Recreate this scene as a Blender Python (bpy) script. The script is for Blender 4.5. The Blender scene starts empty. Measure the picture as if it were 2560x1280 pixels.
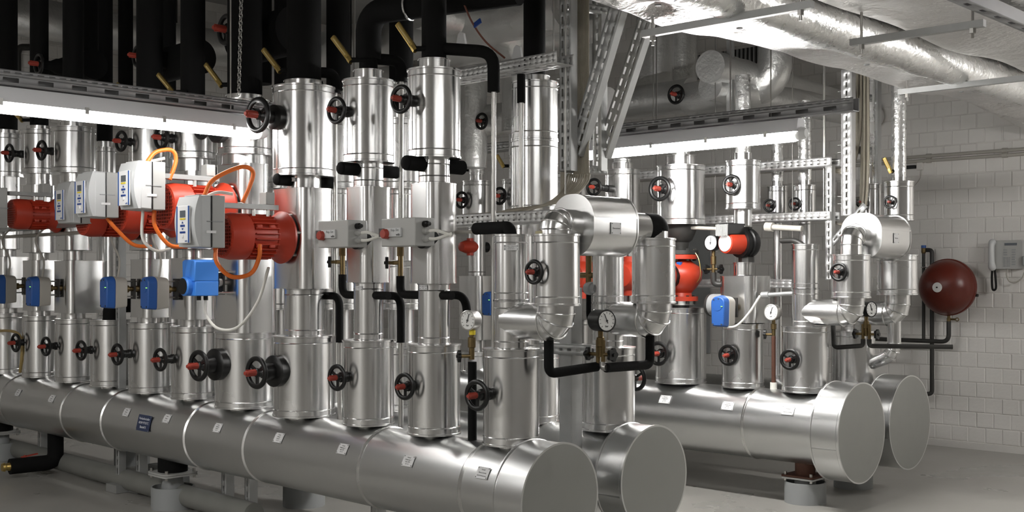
import bpy, math, random
from mathutils import Vector, Matrix
random.seed(7)
S = bpy.context.scene
COL = S.collection
V = Vector
PI = math.pi
# ------------------------------------------------------------------ camera
F, CX, HZ, H = 2900.0, 1280.0, 690.0, 1.35      # focal length and horizon of the 2560 x 1280 frame, eye height
PHI = math.radians(46.67)                        # angle between view axis and the long side of the room
SN, CS = math.sin(PHI), math.cos(PHI)
cd = bpy.data.cameras.new('camera')
cam = bpy.data.objects.new('camera', cd)
COL.objects.link(cam)
cam.location = (0, 0, H)
cam.rotation_euler = (PI/2, 0, PI/2 - PHI)
cd.sensor_width = 36
cd.lens = 36*F/2560
cd.shift_y = (HZ - 640)/2560
cd.clip_start = 0.05
S.camera = cam
# ------------------------------------------------------------------ world, exposure
w = bpy.data.worlds.new('world')
S.world = w
w.use_nodes = True
w.node_tree.nodes['Background'].inputs[0].default_value = (0.02, 0.02, 0.02, 1)
w.node_tree.nodes['Background'].inputs[1].default_value = 0.2
vs = S.view_settings
vs.view_transform = 'Standard'
vs.look = 'None'
vs.gamma = 1
vs.use_curve_mapping = False
vs.exposure = EXPO = 1.75
TUBE = 60.0                                      # emission of the fluorescent tubes
# ------------------------------------------------------------------ materials
MATS = {}
def mat(name, col, rough=0.5, metal=0.0, bump=None, emit=0, var=0.0, rvar=0.0, scale=6.0, coat=0, stretch=None, spec=0.5):
    if name in MATS: return MATS[name]
    m = bpy.data.materials.new(name); MATS[name] = m
    m.use_nodes = True
    nt = m.node_tree; N = nt.nodes; L = nt.links
    b = N['Principled BSDF']
    b.inputs['Base Color'].default_value = (*col, 1)
    b.inputs['Roughness'].default_value = rough
    b.inputs['Metallic'].default_value = metal
    b.inputs['Specular IOR Level'].default_value = spec
    if coat: b.inputs['Coat Weight'].default_value = coat
    tc = N.new('ShaderNodeTexCoord')
    mp = N.new('ShaderNodeMapping')
    L.new(tc.outputs['Object'], mp.inputs[0])
    if stretch: mp.inputs['Scale'].default_value = stretch
    if var or rvar:
        n = N.new('ShaderNodeTexNoise'); n.inputs['Scale'].default_value = scale; n.inputs['Detail'].default_value = 5
        L.new(mp.outputs[0], n.inputs[0])
        if var:
            r = N.new('ShaderNodeMix'); r.data_type = 'RGBA'
            r.inputs[6].default_value = (*[c*(1-var) for c in col], 1)
            r.inputs[7].default_value = (*[min(1, c*(1+var)) for c in col], 1)
            L.new(n.outputs[0], r.inputs[0]); L.new(r.outputs[2], b.inputs['Base Color'])
        if rvar:
            r = N.new('ShaderNodeMapRange')
            r.inputs[1].default_value = 0.3; r.inputs[2].default_value = 0.7
            r.inputs[3].default_value = max(0.02, rough-rvar); r.inputs[4].default_value = rough+rvar
            L.new(n.outputs[0], r.inputs[0]); L.new(r.outputs[0], b.inputs['Roughness'])
    if bump:                                      # list of (scale, distance, detail)
        prev = None
        for sc, dist, det in bump:
            n = N.new('ShaderNodeTexNoise'); n.inputs['Scale'].default_value = sc; n.inputs['Detail'].default_value = det
            L.new(mp.outputs[0], n.inputs[0])
            bp = N.new('ShaderNodeBump'); bp.inputs['Distance'].default_value = dist; bp.inputs['Strength'].default_value = 1
            L.new(n.outputs[0], bp.inputs['Height'])
            if prev: L.new(prev.outputs[0], bp.inputs['Normal'])
            prev = bp
        L.new(prev.outputs[0], b.inputs['Normal'])
    if emit:
        b.inputs['Emission Color'].default_value = (*col, 1)
        b.inputs['Emission Strength'].default_value = emit
    return m
ALU = mat('aluminium_sheet', (.72,.72,.715), .25, 1, rvar=.04, scale=2.5)
def grain(m, amt, rot=.25):
    nt = m.node_tree; t = nt.nodes.new('ShaderNodeTangent'); t.direction_type = 'RADIAL'; t.axis = 'Z'
    b = nt.nodes['Principled BSDF']; nt.links.new(t.outputs[0], b.inputs['Tangent']); b.inputs['Anisotropic'].default_value = amt; b.inputs['Anisotropic Rotation'].default_value = rot
grain(ALU, .6)
ALUR = mat('aluminium_roll', (.62,.625,.62), .31, 1, var=.04, scale=4)
ALUE = mat('aluminium_end_plate', (.34,.345,.33), .42, 1, rvar=.05, scale=9, var=.04)
GALV = mat('galvanised_steel', (.42,.425,.42), .5, .65, var=.12, scale=22)
RAIL = mat('zinc_rail', (.33,.33,.335), .55, .7, var=.06, scale=12)
LAMPA = mat('fluorescent_glow_dim', (1.0,.985,.96), .3, emit=TUBE*.45)
LAMPB = mat('fluorescent_glow_wall_side', (1.0,.985,.96), .3, emit=TUBE*.7)
LAMPW = mat('fluorescent_glow_weak', (1.0,.985,.96), .3, emit=TUBE*.12)
LAMPM = mat('fluorescent_glow_mid', (1.0,.985,.96), .3, emit=TUBE*.28)
TRAY = mat('galvanised_tray', (.60,.60,.595), .45, .6, var=.05, scale=12)
FOIL = mat('foil_wrap', (.76,.76,.75), .30, .9, bump=[(6,.008,1),(42,.004,3)], rvar=.08, scale=20)
FOILD = mat('foil_duct', (.80,.79,.78), .38, .85, bump=[(8,.03,3),(38,.012,4)], rvar=.08, scale=9)
FOILS = mat('foil_smooth_wrap', (.74,.74,.73), .36, .85, bump=[(10,.007,2),(45,.003,3)])
BLK = mat('black_foam_rubber', (.0045,.0045,.0045), .85, bump=[(90,.001,3)], spec=.2)
BLKP = mat('black_plastic', (.006,.006,.006), .36, spec=.4)
BLKS = mat('black_iron_pipe', (.025,.024,.022), .45, var=.3, scale=20)
RED = mat('red_motor_paint', (.45,.040,.016), .42, var=.12, scale=14)
ORED = mat('orange_red_pump_paint', (.38,.034,.013), .40, var=.08)
DRED = mat('dark_red_vessel_paint', (.115,.016,.008), .34, bump=[(60,.0006,2)], var=.12, scale=50)
REDP = mat('red_plastic', (.34,.045,.028), .5)
ORG = mat('orange_cable_sheath', (.80,.17,.02), .45)
WCAB = mat('white_cable_sheath', (.72,.71,.66), .5)
BCAB = mat('beige_cable_sheath', (.33,.30,.24), .55, var=.15, scale=30)
BLUE = mat('blue_plastic', (.022,.095,.34), .42)
BLUED = mat('dark_blue_plastic', (.012,.055,.26), .4)
LBLUE = mat('bright_blue_plastic', (.055,.25,.78), .36)
GREY = mat('grey_housing', (.40,.40,.385), .42)
GREYL = mat('light_grey_housing', (.55,.56,.56), .38)
GREYD = mat('grey_paint', (.30,.31,.31), .5, var=.06)
BEIGE = mat('warm_grey_plastic', (.40,.38,.34), .5)
WHITE = mat('white_plastic', (.80,.80,.80), .35)
PLATE = mat('engraved_plate', (.70,.70,.70), .45)
NAVY = mat('navy_sign', (.016,.03,.085), .35)
INK = mat('dark_print', (.05,.05,.05), .6)
INKG = mat('grey_engraving', (.20,.20,.20), .6)
INKW = mat('white_print', (.75,.77,.8), .6)
YEL = mat('yellow_key', (.80,.62,.03), .5)
SCR = mat('lcd_screen', (.10,.115,.13), .2)
BRASS = mat('brass', (.62,.45,.15), .32, 1, var=.1, scale=30)
BRASSD = mat('tarnished_brass', (.20,.145,.07), .45, 1, var=.3, scale=40)
STEEL = mat('bare_steel', (.55,.54,.52), .35, 1, rvar=.05)
CHROME = mat('bright_steel', (.75,.75,.75), .15, 1)
DIAL = mat('gauge_dial', (.80,.80,.78), .4)
WOOL = mat('mineral_wool', (.42,.38,.24), .95, bump=[(60,.004,4)])
RUST = mat('rust_primer', (.085,.032,.018), .7, var=.3, scale=25)
WALL = mat('painted_brick', (.70,.68,.65), .62, bump=[(45,.0012,4),(9,.001,2)], var=.05, scale=3)
MORT = mat('mortar_joint', (.65,.63,.60), .8, var=.2, scale=7)
CONC = mat('concrete_ceiling', (.36,.355,.345), .85, var=.12, scale=4, bump=[(30,.002,4)])
FLOOR = mat('epoxy_floor', (.33,.32,.295), .33, var=.16, rvar=.1, scale=1.6, bump=[(14,.0006,3)])
WHITEL = mat('white_lamp_housing', (.80,.80,.82), .4)
LAMP = mat('fluorescent_glow', (1.0,.985,.96), .3, emit=TUBE)
LAMPV = mat('fluorescent_glow_single', (1.0,.985,.96), .3, emit=TUBE*.13)
CLEAR = mat('frosted_end_cap', (.85,.86,.86), .2)
GREEN = mat('green_indicator', (.25,.75,.10), .4, emit=.6)
# ------------------------------------------------------------------ mesh helpers
X_, Y_, Z_ = V((1,0,0)), V((0,1,0)), V((0,0,1))
MW = {}
def frame(c):
    c = c.normalized()
    a = Z_.cross(c)
    if a.length < 1e-4: a = X_.copy()
    a.normalize()
    return a, c.cross(a).normalized(), c
def unique(me, smooth):
    me.polygons.foreach_set('use_smooth', [True]*len(me.polygons))
    me.set_sharp_from_angle(angle=math.radians(smooth))
class MB:
    def __init__(s): s.v = []; s.f = []
    def add(s, vs, fs):
        n = len(s.v); s.v += [V(p) for p in vs]; s.f += [tuple(i+n for i in f) for f in fs]; return s
    def lathe(s, o, axis, prof, seg=32):
        a, b, c = frame(axis); vs = []; rings = []
        for r, h in prof:
            if r <= 1e-6: rings.append([len(vs)]); vs.append(o+c*h)
            else:
                rings.append(list(range(len(vs), len(vs)+seg)))
                vs += [o+c*h+(a*math.cos(2*PI*k/seg)+b*math.sin(2*PI*k/seg))*r for k in range(seg)]
        fs = []
        for p, q in zip(rings, rings[1:]):
            for k in range(seg):
                k2 = (k+1) % seg
                if len(p) == 1 and len(q) == 1: continue
                if len(p) == 1: fs.append((p[0], q[k2], q[k]))
                elif len(q) == 1: fs.append((p[k], p[k2], q[0]))
                else: fs.append((p[k], p[k2], q[k2], q[k]))
        return s.add(vs, fs)
    def cyl(s, p0, p1, r, seg=20, r1=None):
        L = (p1-p0).length; r1 = r if r1 is None else r1
        return s.lathe(p0, p1-p0, [(0,0),(r,0),(r1,L),(0,L)], seg)
    def box(s, c, sx, sy, sz, ax=X_, ay=Y_, az=Z_):
        vs = [c+ax*(sx/2*i)+ay*(sy/2*j)+az*(sz/2*k) for i in (-1,1) for j in (-1,1) for k in (-1,1)]
        return s.add(vs, [(0,1,3,2),(4,6,7,5),(0,4,5,1),(2,3,7,6),(0,2,6,4),(1,5,7,3)])
    def prism(s, poly, o, ex, ey, ez, h, poly2=None):
        n = len(poly); p2 = poly2 or poly
        vs = [o+ex*x+ey*y for x, y in poly]+[o+ex*x+ey*y+ez*h for x, y in p2]
        fs = [tuple(range(n))[::-1], tuple(range(n, 2*n))]+[(i, (i+1) % n, n+(i+1) % n, n+i) for i in range(n)]
        return s.add(vs, fs)
    def torus(s, c, axis, R, r, seg=32, ss=10, arc=2*PI, sq=1.0):
        a, b, n = frame(axis); vs = []; full = arc > 6.28
        m = seg if full else seg+1
        for k in range(m):
            t = arc*k/seg; d = a*math.cos(t)+b*math.sin(t)
            for j in range(ss):
                q = 2*PI*j/ss
                vs.append(c+d*(R+r*math.cos(q))+n*(r*sq*math.sin(q)))
        fs = [(k*ss+j, ((k+1) % m)*ss+j, ((k+1) % m)*ss+(j+1) % ss, k*ss+(j+1) % ss) for k in range(seg if full else seg) for j in range(ss)]
        return s.add(vs, fs)
    def tube(s, pts, r, seg=10, caps=True, sq=1.0):
        pts = [V(p) for p in pts]; n = len(pts)
        t0 = (pts[1]-pts[0]).normalized(); a, b, _ = frame(t0); vs = []
        for i, p in enumerate(pts):
            t = (pts[min(i+1, n-1)]-pts[max(i-1, 0)]).normalized()
            a = (a-t*a.dot(t)).normalized(); b = t.cross(a)
            rr = r[i] if isinstance(r, (list, tuple)) else r
            vs += [p+(a*math.cos(2*PI*k/seg)+b*math.sin(2*PI*k/seg)*sq)*rr for k in range(seg)]
        fs = [(i*seg+k, i*seg+(k+1) % seg, (i+1)*seg+(k+1) % seg, (i+1)*seg+k) for i in range(n-1) for k in range(seg)]
        if caps: fs += [tuple(range(seg))[::-1], tuple(range((n-1)*seg, n*seg))]
        return s.add(vs, fs)
    def perf(s, o, ex, ey, L, Hh, pitch, sl, rows, sh, off=None):
        """flat plate with real slots: rows are the centre heights of the slot rows"""
        off = (pitch-sl)/2 if off is None else off
        xs = [0.0]; x = off
        while x+sl < L-0.003: xs += [x, x+sl]; x += pitch
        xs.append(L); ys = [0.0]
        for r in rows: ys += [r-sh/2, r+sh/2]
        ys.append(Hh); ny = len(ys)
        vs = [o+ex*a+ey*b for a in xs for b in ys]; fs = []
        for i in range(len(xs)-1):
            for j in range(ny-1):
                if i % 2 and j % 2: continue
                fs.append((i*ny+j, (i+1)*ny+j, (i+1)*ny+j+1, i*ny+j+1))
        return s.add(vs, fs)
    def mesh(s, name, m, smooth=35):
        me = bpy.data.meshes.new(name)
        me.from_pydata(s.v, [], s.f); me.materials.append(m); unique(me, smooth)
        return me
    def build(s, name, m, parent=None, org=None, smooth=35, solid=0, bev=0):
        if parent is not None: M = MW[parent]; org = M.translation
        org = V(org) if org is not None else (sum(s.v, V((0,0,0)))/len(s.v))
        me = bpy.data.meshes.new(name)
        me.from_pydata([p-org for p in s.v], [], s.f); me.materials.append(m); unique(me, smooth)
        ob = bpy.data.objects.new(name, me); COL.objects.link(ob)
        T = Matrix.Translation(org); MW[ob] = T
        if parent is not None:
            ob.parent = parent; ob.matrix_basis = MW[parent].inverted() @ T
        else: ob.matrix_basis = T
        if solid:
            md = ob.modifiers.new('thickness', 'SOLIDIFY'); md.thickness = solid; md.offset = 0
        if bev:
            md = ob.modifiers.new('edge', 'BEVEL'); md.width = bev; md.segments = 2; md.limit_method = 'ANGLE'; md.angle_limit = .7
        return ob
def inst(name, me, parent, M):
    ob = bpy.data.objects.new(name, me); COL.objects.link(ob); MW[ob] = M
    if parent is not None: ob.parent = parent; ob.matrix_basis = MW[parent].inverted() @ M
    else: ob.matrix_basis = M
    return ob
def tag(o, label, cat, group=None, kind=None):
    o['label'] = label; o['category'] = cat
    if group: o['group'] = group
    if kind: o['kind'] = kind
    return o
def thing(name, label, cat, org, group=None):
    o = bpy.data.objects.new(name, None); COL.objects.link(o)
    o.empty_display_size = .05
    T = Matrix.Translation(V(org)); o.matrix_basis = T; MW[o] = T
    return tag(o, label, cat, group)
def struct(o):
    o['kind'] = 'structure'; return o
def lettering(parent, body, o, ex, ey, size, m=INK, align='CENTER'):
    cu = bpy.data.curves.new('lettering', 'FONT'); cu.body = body; cu.size = size
    cu.align_x = align; cu.align_y = 'CENTER'; cu.extrude = .0003; cu.materials.append(m)
    ob = bpy.data.objects.new('lettering', cu); COL.objects.link(ob)
    ez = ex.cross(ey); M = Matrix(((ex.x,ey.x,ez.x,o.x),(ex.y,ey.y,ez.y,o.y),(ex.z,ey.z,ez.z,o.z),(0,0,0,1)))
    LET.append((ob, parent, M))
    return ob
LET = []
def letters_to_mesh():
    bpy.context.view_layer.update()
    dg = bpy.context.evaluated_depsgraph_get(); cache = {}
    for ob, parent, M in LET:
        cu = ob.data; key = (cu.body, round(cu.size, 5), cu.materials[0].name)
        if key not in cache:
            me = bpy.data.meshes.new_from_object(ob.evaluated_get(dg)); me.name = 'lettering'; cache[key] = me
    for ob, parent, M in LET:
        cu = ob.data; key = (cu.body, round(cu.size, 5), cu.materials[0].name)
        bpy.data.objects.remove(ob)
        inst('lettering', cache[key], parent, M)
def rrect(hx, hy, r, n=6):
    pts = []
    for cx, cy, a0 in ((hx-r, hy-r, 0), (-hx+r, hy-r, PI/2), (-hx+r, -hy+r, PI), (hx-r, -hy+r, 1.5*PI)):
        pts += [(cx+r*math.cos(a0+PI/2*k/n), cy+r*math.sin(a0+PI/2*k/n)) for k in range(n+1)]
    return pts
def fillet(pts, R, n=7):
    pts = [V(p) for p in pts]; out = [pts[0]]
    for a, b, c in zip(pts, pts[1:], pts[2:]):
        u = (a-b); v = (c-b); r = min(R, u.length*.49, v.length*.49)
        p, q = b+u.normalized()*r, b+v.normalized()*r
        out += [p*(1-t)**2+b*2*t*(1-t)+q*t*t for t in [k/n for k in range(n+1)]]
    return out+[pts[-1]]
def bez(pts, n=10):
    """smooth curve through points"""
    pts = [V(p) for p in pts]; P = [pts[0]*2-pts[1]]+pts+[pts[-1]*2-pts[-2]]; out = []
    for i in range(1, len(P)-2):
        a, b, c, d = P[i-1:i+3]
        for k in range(n):
            t = k/n
            out.append(.5*((2*b)+(c-a)*t+(2*a-5*b+4*c-d)*t*t+(3*b-a-3*c+d)*t**3))
    return out+[pts[-1]]
# ------------------------------------------------------------------ places: pixel + distance -> point of the room
def lw(u, v, off=.05):                          # point on the far end wall
    xr = (u-CX)/F; d = (XL+off)/(xr*SN-CS); return at(u, v, d)
def cw(xc, d, z): return V((xc*SN-d*CS, xc*CS+d*SN, z))
def at(u, v, d): return cw((u-CX)/F*d, d, H-(v-HZ)/F*d)
class Row:
    """a line of plant parallel to the long wall (turned a little by phi) at distance dist"""
    def __init__(s, dist, phi):
        s.D = dist; s.p = math.radians(phi); s.s, s.c = math.sin(s.p), math.cos(s.p)
        s.ex = cw(s.s, -s.c, 0); s.ey = cw(s.c, s.s, 0)
    def cam(s, u):
        xr = (u-CX)/F; d = s.D/(xr*s.c+s.s); return xr*d, d
    def sc(s, u): return F/s.cam(u)[1]
    def t(s, ua, u, dx=0):              # how far in front of the axis at ua (towards the camera side) image column u lies
        xc, d = s.cam(ua); xc += dx*s.s; d -= dx*s.c; xr = (u-CX)/F; return (xc-xr*d)/(s.c-xr*s.s)
    def x(s, ua, u):                    # same along the row
        xc, d = s.cam(ua); xr = (u-CX)/F; return (xr*d-xc)/(s.s+xr*s.c)
    def z(s, ua, v, dx=0, dy=0):
        d = s.cam(ua)[1]-dx*s.c+dy*s.s; return H-(v-HZ)*d/F
    def pt(s, ua, z, dx=0, dy=0):
        xc, d = s.cam(ua); p = cw(xc, d, z); return p+s.ex*dx+s.ey*dy
    def px(s, u, v, dy=0):              # point at pixel on the plane shifted dy behind the row
        r = Row(s.D+dy, math.degrees(s.p)); xc, d = r.cam(u); return cw(xc, d, H-(v-HZ)*d/F)
RA, RB = Row(3.40, 45.1), Row(3.977, 45.1)
RC, RD = Row(6.243, 46.67), Row(6.904, 46.67)
WY = 9.05                                         # the long brick wall
RW = Row(WY, 46.67)
XL, XR, YF, ZC = -10.2, 4.5, -3.5, 4.1           # the other walls and the ceiling
# ------------------------------------------------------------------ lamps
def lamp(label, p0, p1, out, glow=LAMP):
    """trunk rail, white batten and glowing tube hung below; out = sideways direction facing the camera"""
    ex = (p1-p0).normalized(); L = (p1-p0).length; o = thing('fluorescent_lamp', label, 'lamp', p0+Z_*.14, 'batten lamps on slotted rails')
    m = MB(); m.perf(p0+out*.03+Z_*.116-ex*.3, ex, Z_, L+.6, .026, .05, .03, [.014], .007)
    m.perf(p0+out*.03+Z_*.078-ex*.3, ex, Z_, L+.6, .038, .155, .07, [.02], .021)
    m.box(p0-out*.03+ex*L/2+Z_*.110, L+.6, .002, .064, ex, out, Z_)
    m.box(p0+ex*L/2+Z_*.077, L+.6, .06, .002, ex, out, Z_)
    m.build('slotted_rail', RAIL, o, solid=.0015)
    m = MB(); m.prism([(-.045,.0),(.045,.0),(.035,.055),(.025,.068),(-.025,.068),(-.035,.055)], p0, out, Z_, ex, L); m.build('housing', WHITEL, o)
    m = MB(); m.lathe(p0-Z_*.008+ex*.02, ex, [(0,0),(.034,.0),(.040,.02),(.040,L-.06),(.034,L-.04),(0,L-.04)], 20); m.build('tube_diffuser', glow, o)
    for q, d in ((p0-Z_*.008, 1), (p1-Z_*.008, -1)):
        m = MB(); m.lathe(q-ex*d*.03, ex*d, [(0,0),(.022,0),(.03,.012),(.034,.03),(.034,.058),(0,.058)], 16); m.build('end_cap', CLEAR, o)
    for q in (.12, .88):
        c = MB(); c.cyl(p0+ex*L*q+Z_*.075, V(((p0+ex*L*q).x, (p0+ex*L*q).y, ZC)), .004, 6); c.build('hanger_rod', STEEL, o)
    for k in range(4):
        c = MB(); c.box(p0+ex*(L*(k+.5)/4)+out*.04-Z_*.002, .018, .014, .03, ex, out, Z_); c.build('clip', STEEL, o)
    return o
lampA = lamp('glowing tube lamp hanging in front of the red pumps', V((-5.05, 1.92, 2.10)), V((-5.05, 3.47, 2.10)), X_, LAMPV)
_a = at(1462, 386, 6.94); _b = at(2003, 331, 5.91)
lampB = lamp('glowing tube lamp hanging before the white brick wall', V((_a.x, 5.31, 2.085)), V((_b.x, 5.31, 2.085)), -Y_, LAMPB)
lamp('tube lamp under the slotted rail above the header ends', V((-1.83, 1.85, 2.342)), V((-1.83, 3.4, 2.342)), X_, LAMPW)
lamp('tube lamp on the aisle side of the front header', V((-5.05, -.2, 2.10)), V((-5.05, 1.35, 2.10)), X_, LAMPM)
lamp('tube lamp over the open floor of the aisle', V((-3.4, -1.6, 2.6)), V((-3.4, -.05, 2.6)), X_)
lamp('tube lamp along the brick wall past the vessel', V((-1.4, 7.45, 2.22)), V((.15, 7.45, 2.22)), -Y_, LAMPB)
lamp('tube lamp in the far corner behind the pipe rows', V((-9.3, 5.3, 2.10)), V((-7.75, 5.3, 2.10)), -Y_, LAMPV)
# ------------------------------------------------------------------ room shell
def slab(name, x0, x1, y0, y1, z0, z1, m):
    b = MB(); b.box(V(((x0+x1)/2, (y0+y1)/2, (z0+z1)/2)), x1-x0, y1-y0, z1-z0)
    return struct(b.build(name, m))
slab('floor', XL, XR, YF, WY+.2, -.2, 0, FLOOR)
slab('ceiling', XL, XR, YF, WY+.2, ZC, ZC+.2, CONC)
wb = slab('wall_back', XL, XR, WY, WY+.2, 0, ZC, MORT)
wl = slab('wall_left', XL-.2, XL, YF, WY+.2, 0, ZC, MORT)
slab('wall_right', XR, XR+.2, YF, WY+.2, 0, ZC, WALL)
slab('wall_front', XL-.2, XR+.2, YF-.2, YF, 0, ZC, WALL)
def brickmesh(wd, ht):
    b = MB(); d, e = .0035, .004
    x, z = wd/2, ht/2
    b.add([(-x,0,-z),(x,0,-z),(x,0,z),(-x,0,z),(-x+e,-d,-z+e),(x-e,-d,-z+e),(x-e,-d,z-e),(-x+e,-d,z-e)],
          [(4,5,6,7),(0,1,5,4),(1,2,6,5),(2,3,7,6),(3,0,4,7)])
    return b
PX, PZ = .132, .1165
bm1 = brickmesh(PX-.006, PZ-.005).mesh('brick', WALL)
cells = []
for j in range(34):
    z = .055+PZ*(j+.5)
    for i in range(-140, 40):
        x = PX*(i+(.5 if j % 2 else 0)+random.uniform(-.03, .03))
        p = V((x, WY, z))
        xc, d = p.x*SN+p.y*CS, -p.x*CS+p.y*SN
        u, v = CX+xc/d*F, HZ-(p.z-H)/d*F
        if -10.1 < x < 4.4: cells.append((u, v, x, z))
seen = [c for c in cells if 2255 < c[0] < 2590 and 150 < c[1] < 1150]
seen.sort(key=lambda c: -c[0]); seen = seen[:300]; ss = set((c[2], c[3]) for c in seen)
for u, v, x, z in seen:
    inst('brick', bm1, wb, Matrix.Translation((x, WY+random.uniform(-.0022, .0022), z)))
rest = MB(); base = brickmesh(PX-.006, PZ-.005)
for u, v, x, z in cells:
    if (x, z) in ss: continue
    o = V((x, WY+random.uniform(-.0015, .0015), z)); rest.add([p+o for p in base.v], base.f)
o = rest.build('brick', WALL, wb); o['kind'] = 'stuff'
rest = MB()
for j in range(34):
    for i in range(int((WY-YF)/PX)):
        y = YF+PX*(i+(1 if j % 2 else .5)); z = .055+PZ*(j+.5)
        rest.add([V((XL-p.y+random.uniform(-.001,.001), y+p.x, z+p.z)) for p in base.v], [f[::-1] for f in base.f])
o = rest.build('brick', WALL, wl); o['kind'] = 'stuff'
b = MB(); b.box(V(((XL+XR)/2, WY-.006, .026)), XR-XL, .012, .052)
struct(b.build('baseboard_back', WALL))
# ------------------------------------------------------------------ handwheels (shared meshes, unit radius, axis +z)
def _wheelmesh():
    b = MB(); b.torus(V((0,0,0)), Z_, .84, .16, 40, 10, sq=.9)
    b.lathe(V((0,0,-.28)), Z_, [(0,0),(.26,0),(.26,.34),(.2,.40),(0,.40)], 18)
    for a in (.5, .5+2*PI/3, .5+4*PI/3):
        d = V((math.cos(a), math.sin(a), 0)); b.box(d*.5-Z_*.06, .7, .17, .13, d, Z_.cross(d), Z_)
    return b.mesh('handwheel', BLKP)
WH = _wheelmesh()
b = MB(); b.lathe(V((0,0,.05)), Z_, [(0,0),(.22,0),(.2,.15),(.15,.72),(.11,.82),(0,.82)], 8)
for k in range(4):
    a = k*PI/2; d = V((math.cos(a), math.sin(a), 0)); b.box(d*.16+Z_*.43, .09, .08, .68, d, Z_.cross(d), Z_)
PTR = b.mesh('position_indicator', REDP)
b = MB(); b.lathe(V((0,0,0)), Z_, [(0,0),(.50,0),(.50,.05),(.42,.10),(.42,.36),(.36,.40),(.36,.62),(.40,.66),(.40,.78),(.3,.84),(.3,1),(0,1)], 20)
STEM = b.mesh('valve_stem', BLKP)
def zmat(p, axis, sx, sz=None):
    a, b_, c = frame(axis); sz = sx if sz is None else sz
    return Matrix(((a.x*sx,b_.x*sx,c.x*sz,p.x),(a.y*sx,b_.y*sx,c.y*sz,p.y),(a.z*sx,b_.z*sx,c.z*sz,p.z),(0,0,0,1)))
def handwheel(parent, base, axis, R, length, fat=0):
    axis = axis.normalized(); tip = base+axis*length
    inst('valve_stem', STEM, parent, zmat(base-axis*.02, axis, R*.95, length+.02))
    if fat:
        m = MB(); m.lathe(base-axis*.01, axis, [(0,0),(fat*1.12,0),(fat*1.12,.045),(fat*1.0,.052),(fat*.62,.058),(fat*.58,.095),(fat*.42,.11),(0,.11)], 24)
        m.build('stem_boot', BLKP, parent)
    h = inst('handwheel', WH, parent, zmat(tip, axis, R))
    inst('position_indicator', PTR, h, zmat(tip, axis, R))
    return h
# ------------------------------------------------------------------ cladding parts
def jprof(r, h, bead=.004):
    e = min(.010, h*.12); g = min(.032, h*.3)
    p = [(0,0),(r-.004,0),(r+bead,.001),(r+bead,e*.8),(r,e)]
    if h > .12: p += [(r,g),(r+.0022,g+.003),(r,g+.006),(r,h-g-.006),(r+.0022,h-g-.003),(r,h-g)]
    return p+[(r,h-e),(r+bead,h-e*.8),(r+bead,h-.001),(r-.004,h),(0,h)]
def jacket(parent, c, r, z0, z1, name='valve_jacket', m=ALU, seam=True, seg=48):
    b = MB(); o = V((c.x, c.y, z0)); b.lathe(o, Z_, jprof(r, z1-z0), seg)
    if seam:
        d = V((-c.x, -c.y, 0)).normalized(); a = math.radians(-57); d = V((d.x*math.cos(a)-d.y*math.sin(a), d.x*math.sin(a)+d.y*math.cos(a), 0))
        b.box(o+d*(r+.0008)+Z_*(z1-z0)/2, .004, .012, z1-z0-.07, d, Z_.cross(d), Z_) if z1-z0 > .15 else None
    return b.build(name, m, parent)
def upoly(r, back, rc=.012, n=20):
    p = [(r*math.cos(PI+PI*k/n), r*math.sin(PI+PI*k/n)) for k in range(n+1)]
    return p+[(r, back-rc), (r-rc, back), (-r+rc, back), (-r, back-rc)]
def ubox(parent, c, row, poly, z0, z1, name='pump_jacket', m=ALU):
    b = MB(); o = V((c.x, c.y, z0)); hgt = z1-z0
    b.prism(poly, o, row.ex, row.ey, Z_, hgt)
    big = [(x*1.02, y*1.02) for x, y in poly]
    b.prism(big, o, row.ex, row.ey, Z_, .006); b.prism(big, o+Z_*(hgt-.006), row.ex, row.ey, Z_, .006)
    return b.build(name, m, parent, smooth=30)
def hit(P, ex, r, u, v):
    """first point of a horizontal cylinder (through P along ex) met by the sight line of a pixel, with its normal"""
    o = V((0,0,H)); d = (at(u, v, 1)-o).normalized(); w_ = o-P
    a_ = d-ex*d.dot(ex); b_ = w_-ex*w_.dot(ex)
    A, B, C = a_.dot(a_), 2*a_.dot(b_), b_.dot(b_)-r*r
    t = (-B-math.sqrt(max(0, B*B-4*A*C)))/(2*A); p = o+d*t; n = (p-P)-ex*(p-P).dot(ex)
    return p, n.normalized()
def plate(parent, p, n, ex, wd, ht, lines, size, m=PLATE, ink=INKG, name='name_plate'):
    ey = n.cross(ex).normalized(); b = MB(); b.box(p+n*.0035, wd, ht, .002, ex, ey, n)
    pl = b.build(name, m, parent)
    for sx in (-1, 1):
        for sy in (-1, 1):
            s_ = MB(); s_.cyl(p+n*.003+ex*sx*(wd/2-.005)+ey*sy*(ht/2-.005), p+n*.0065+ex*sx*(wd/2-.005)+ey*sy*(ht/2-.005), .0026, 8); s_.build('screw', STEEL if ink is INKW else GREYD, pl)
    k = len(lines)
    for i, t in enumerate(lines):
        lettering(pl, t, p+n*.0049+ey*ht*((k-1)/2-i)*(.78/k), ex, ey, size, ink)
    return pl
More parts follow.
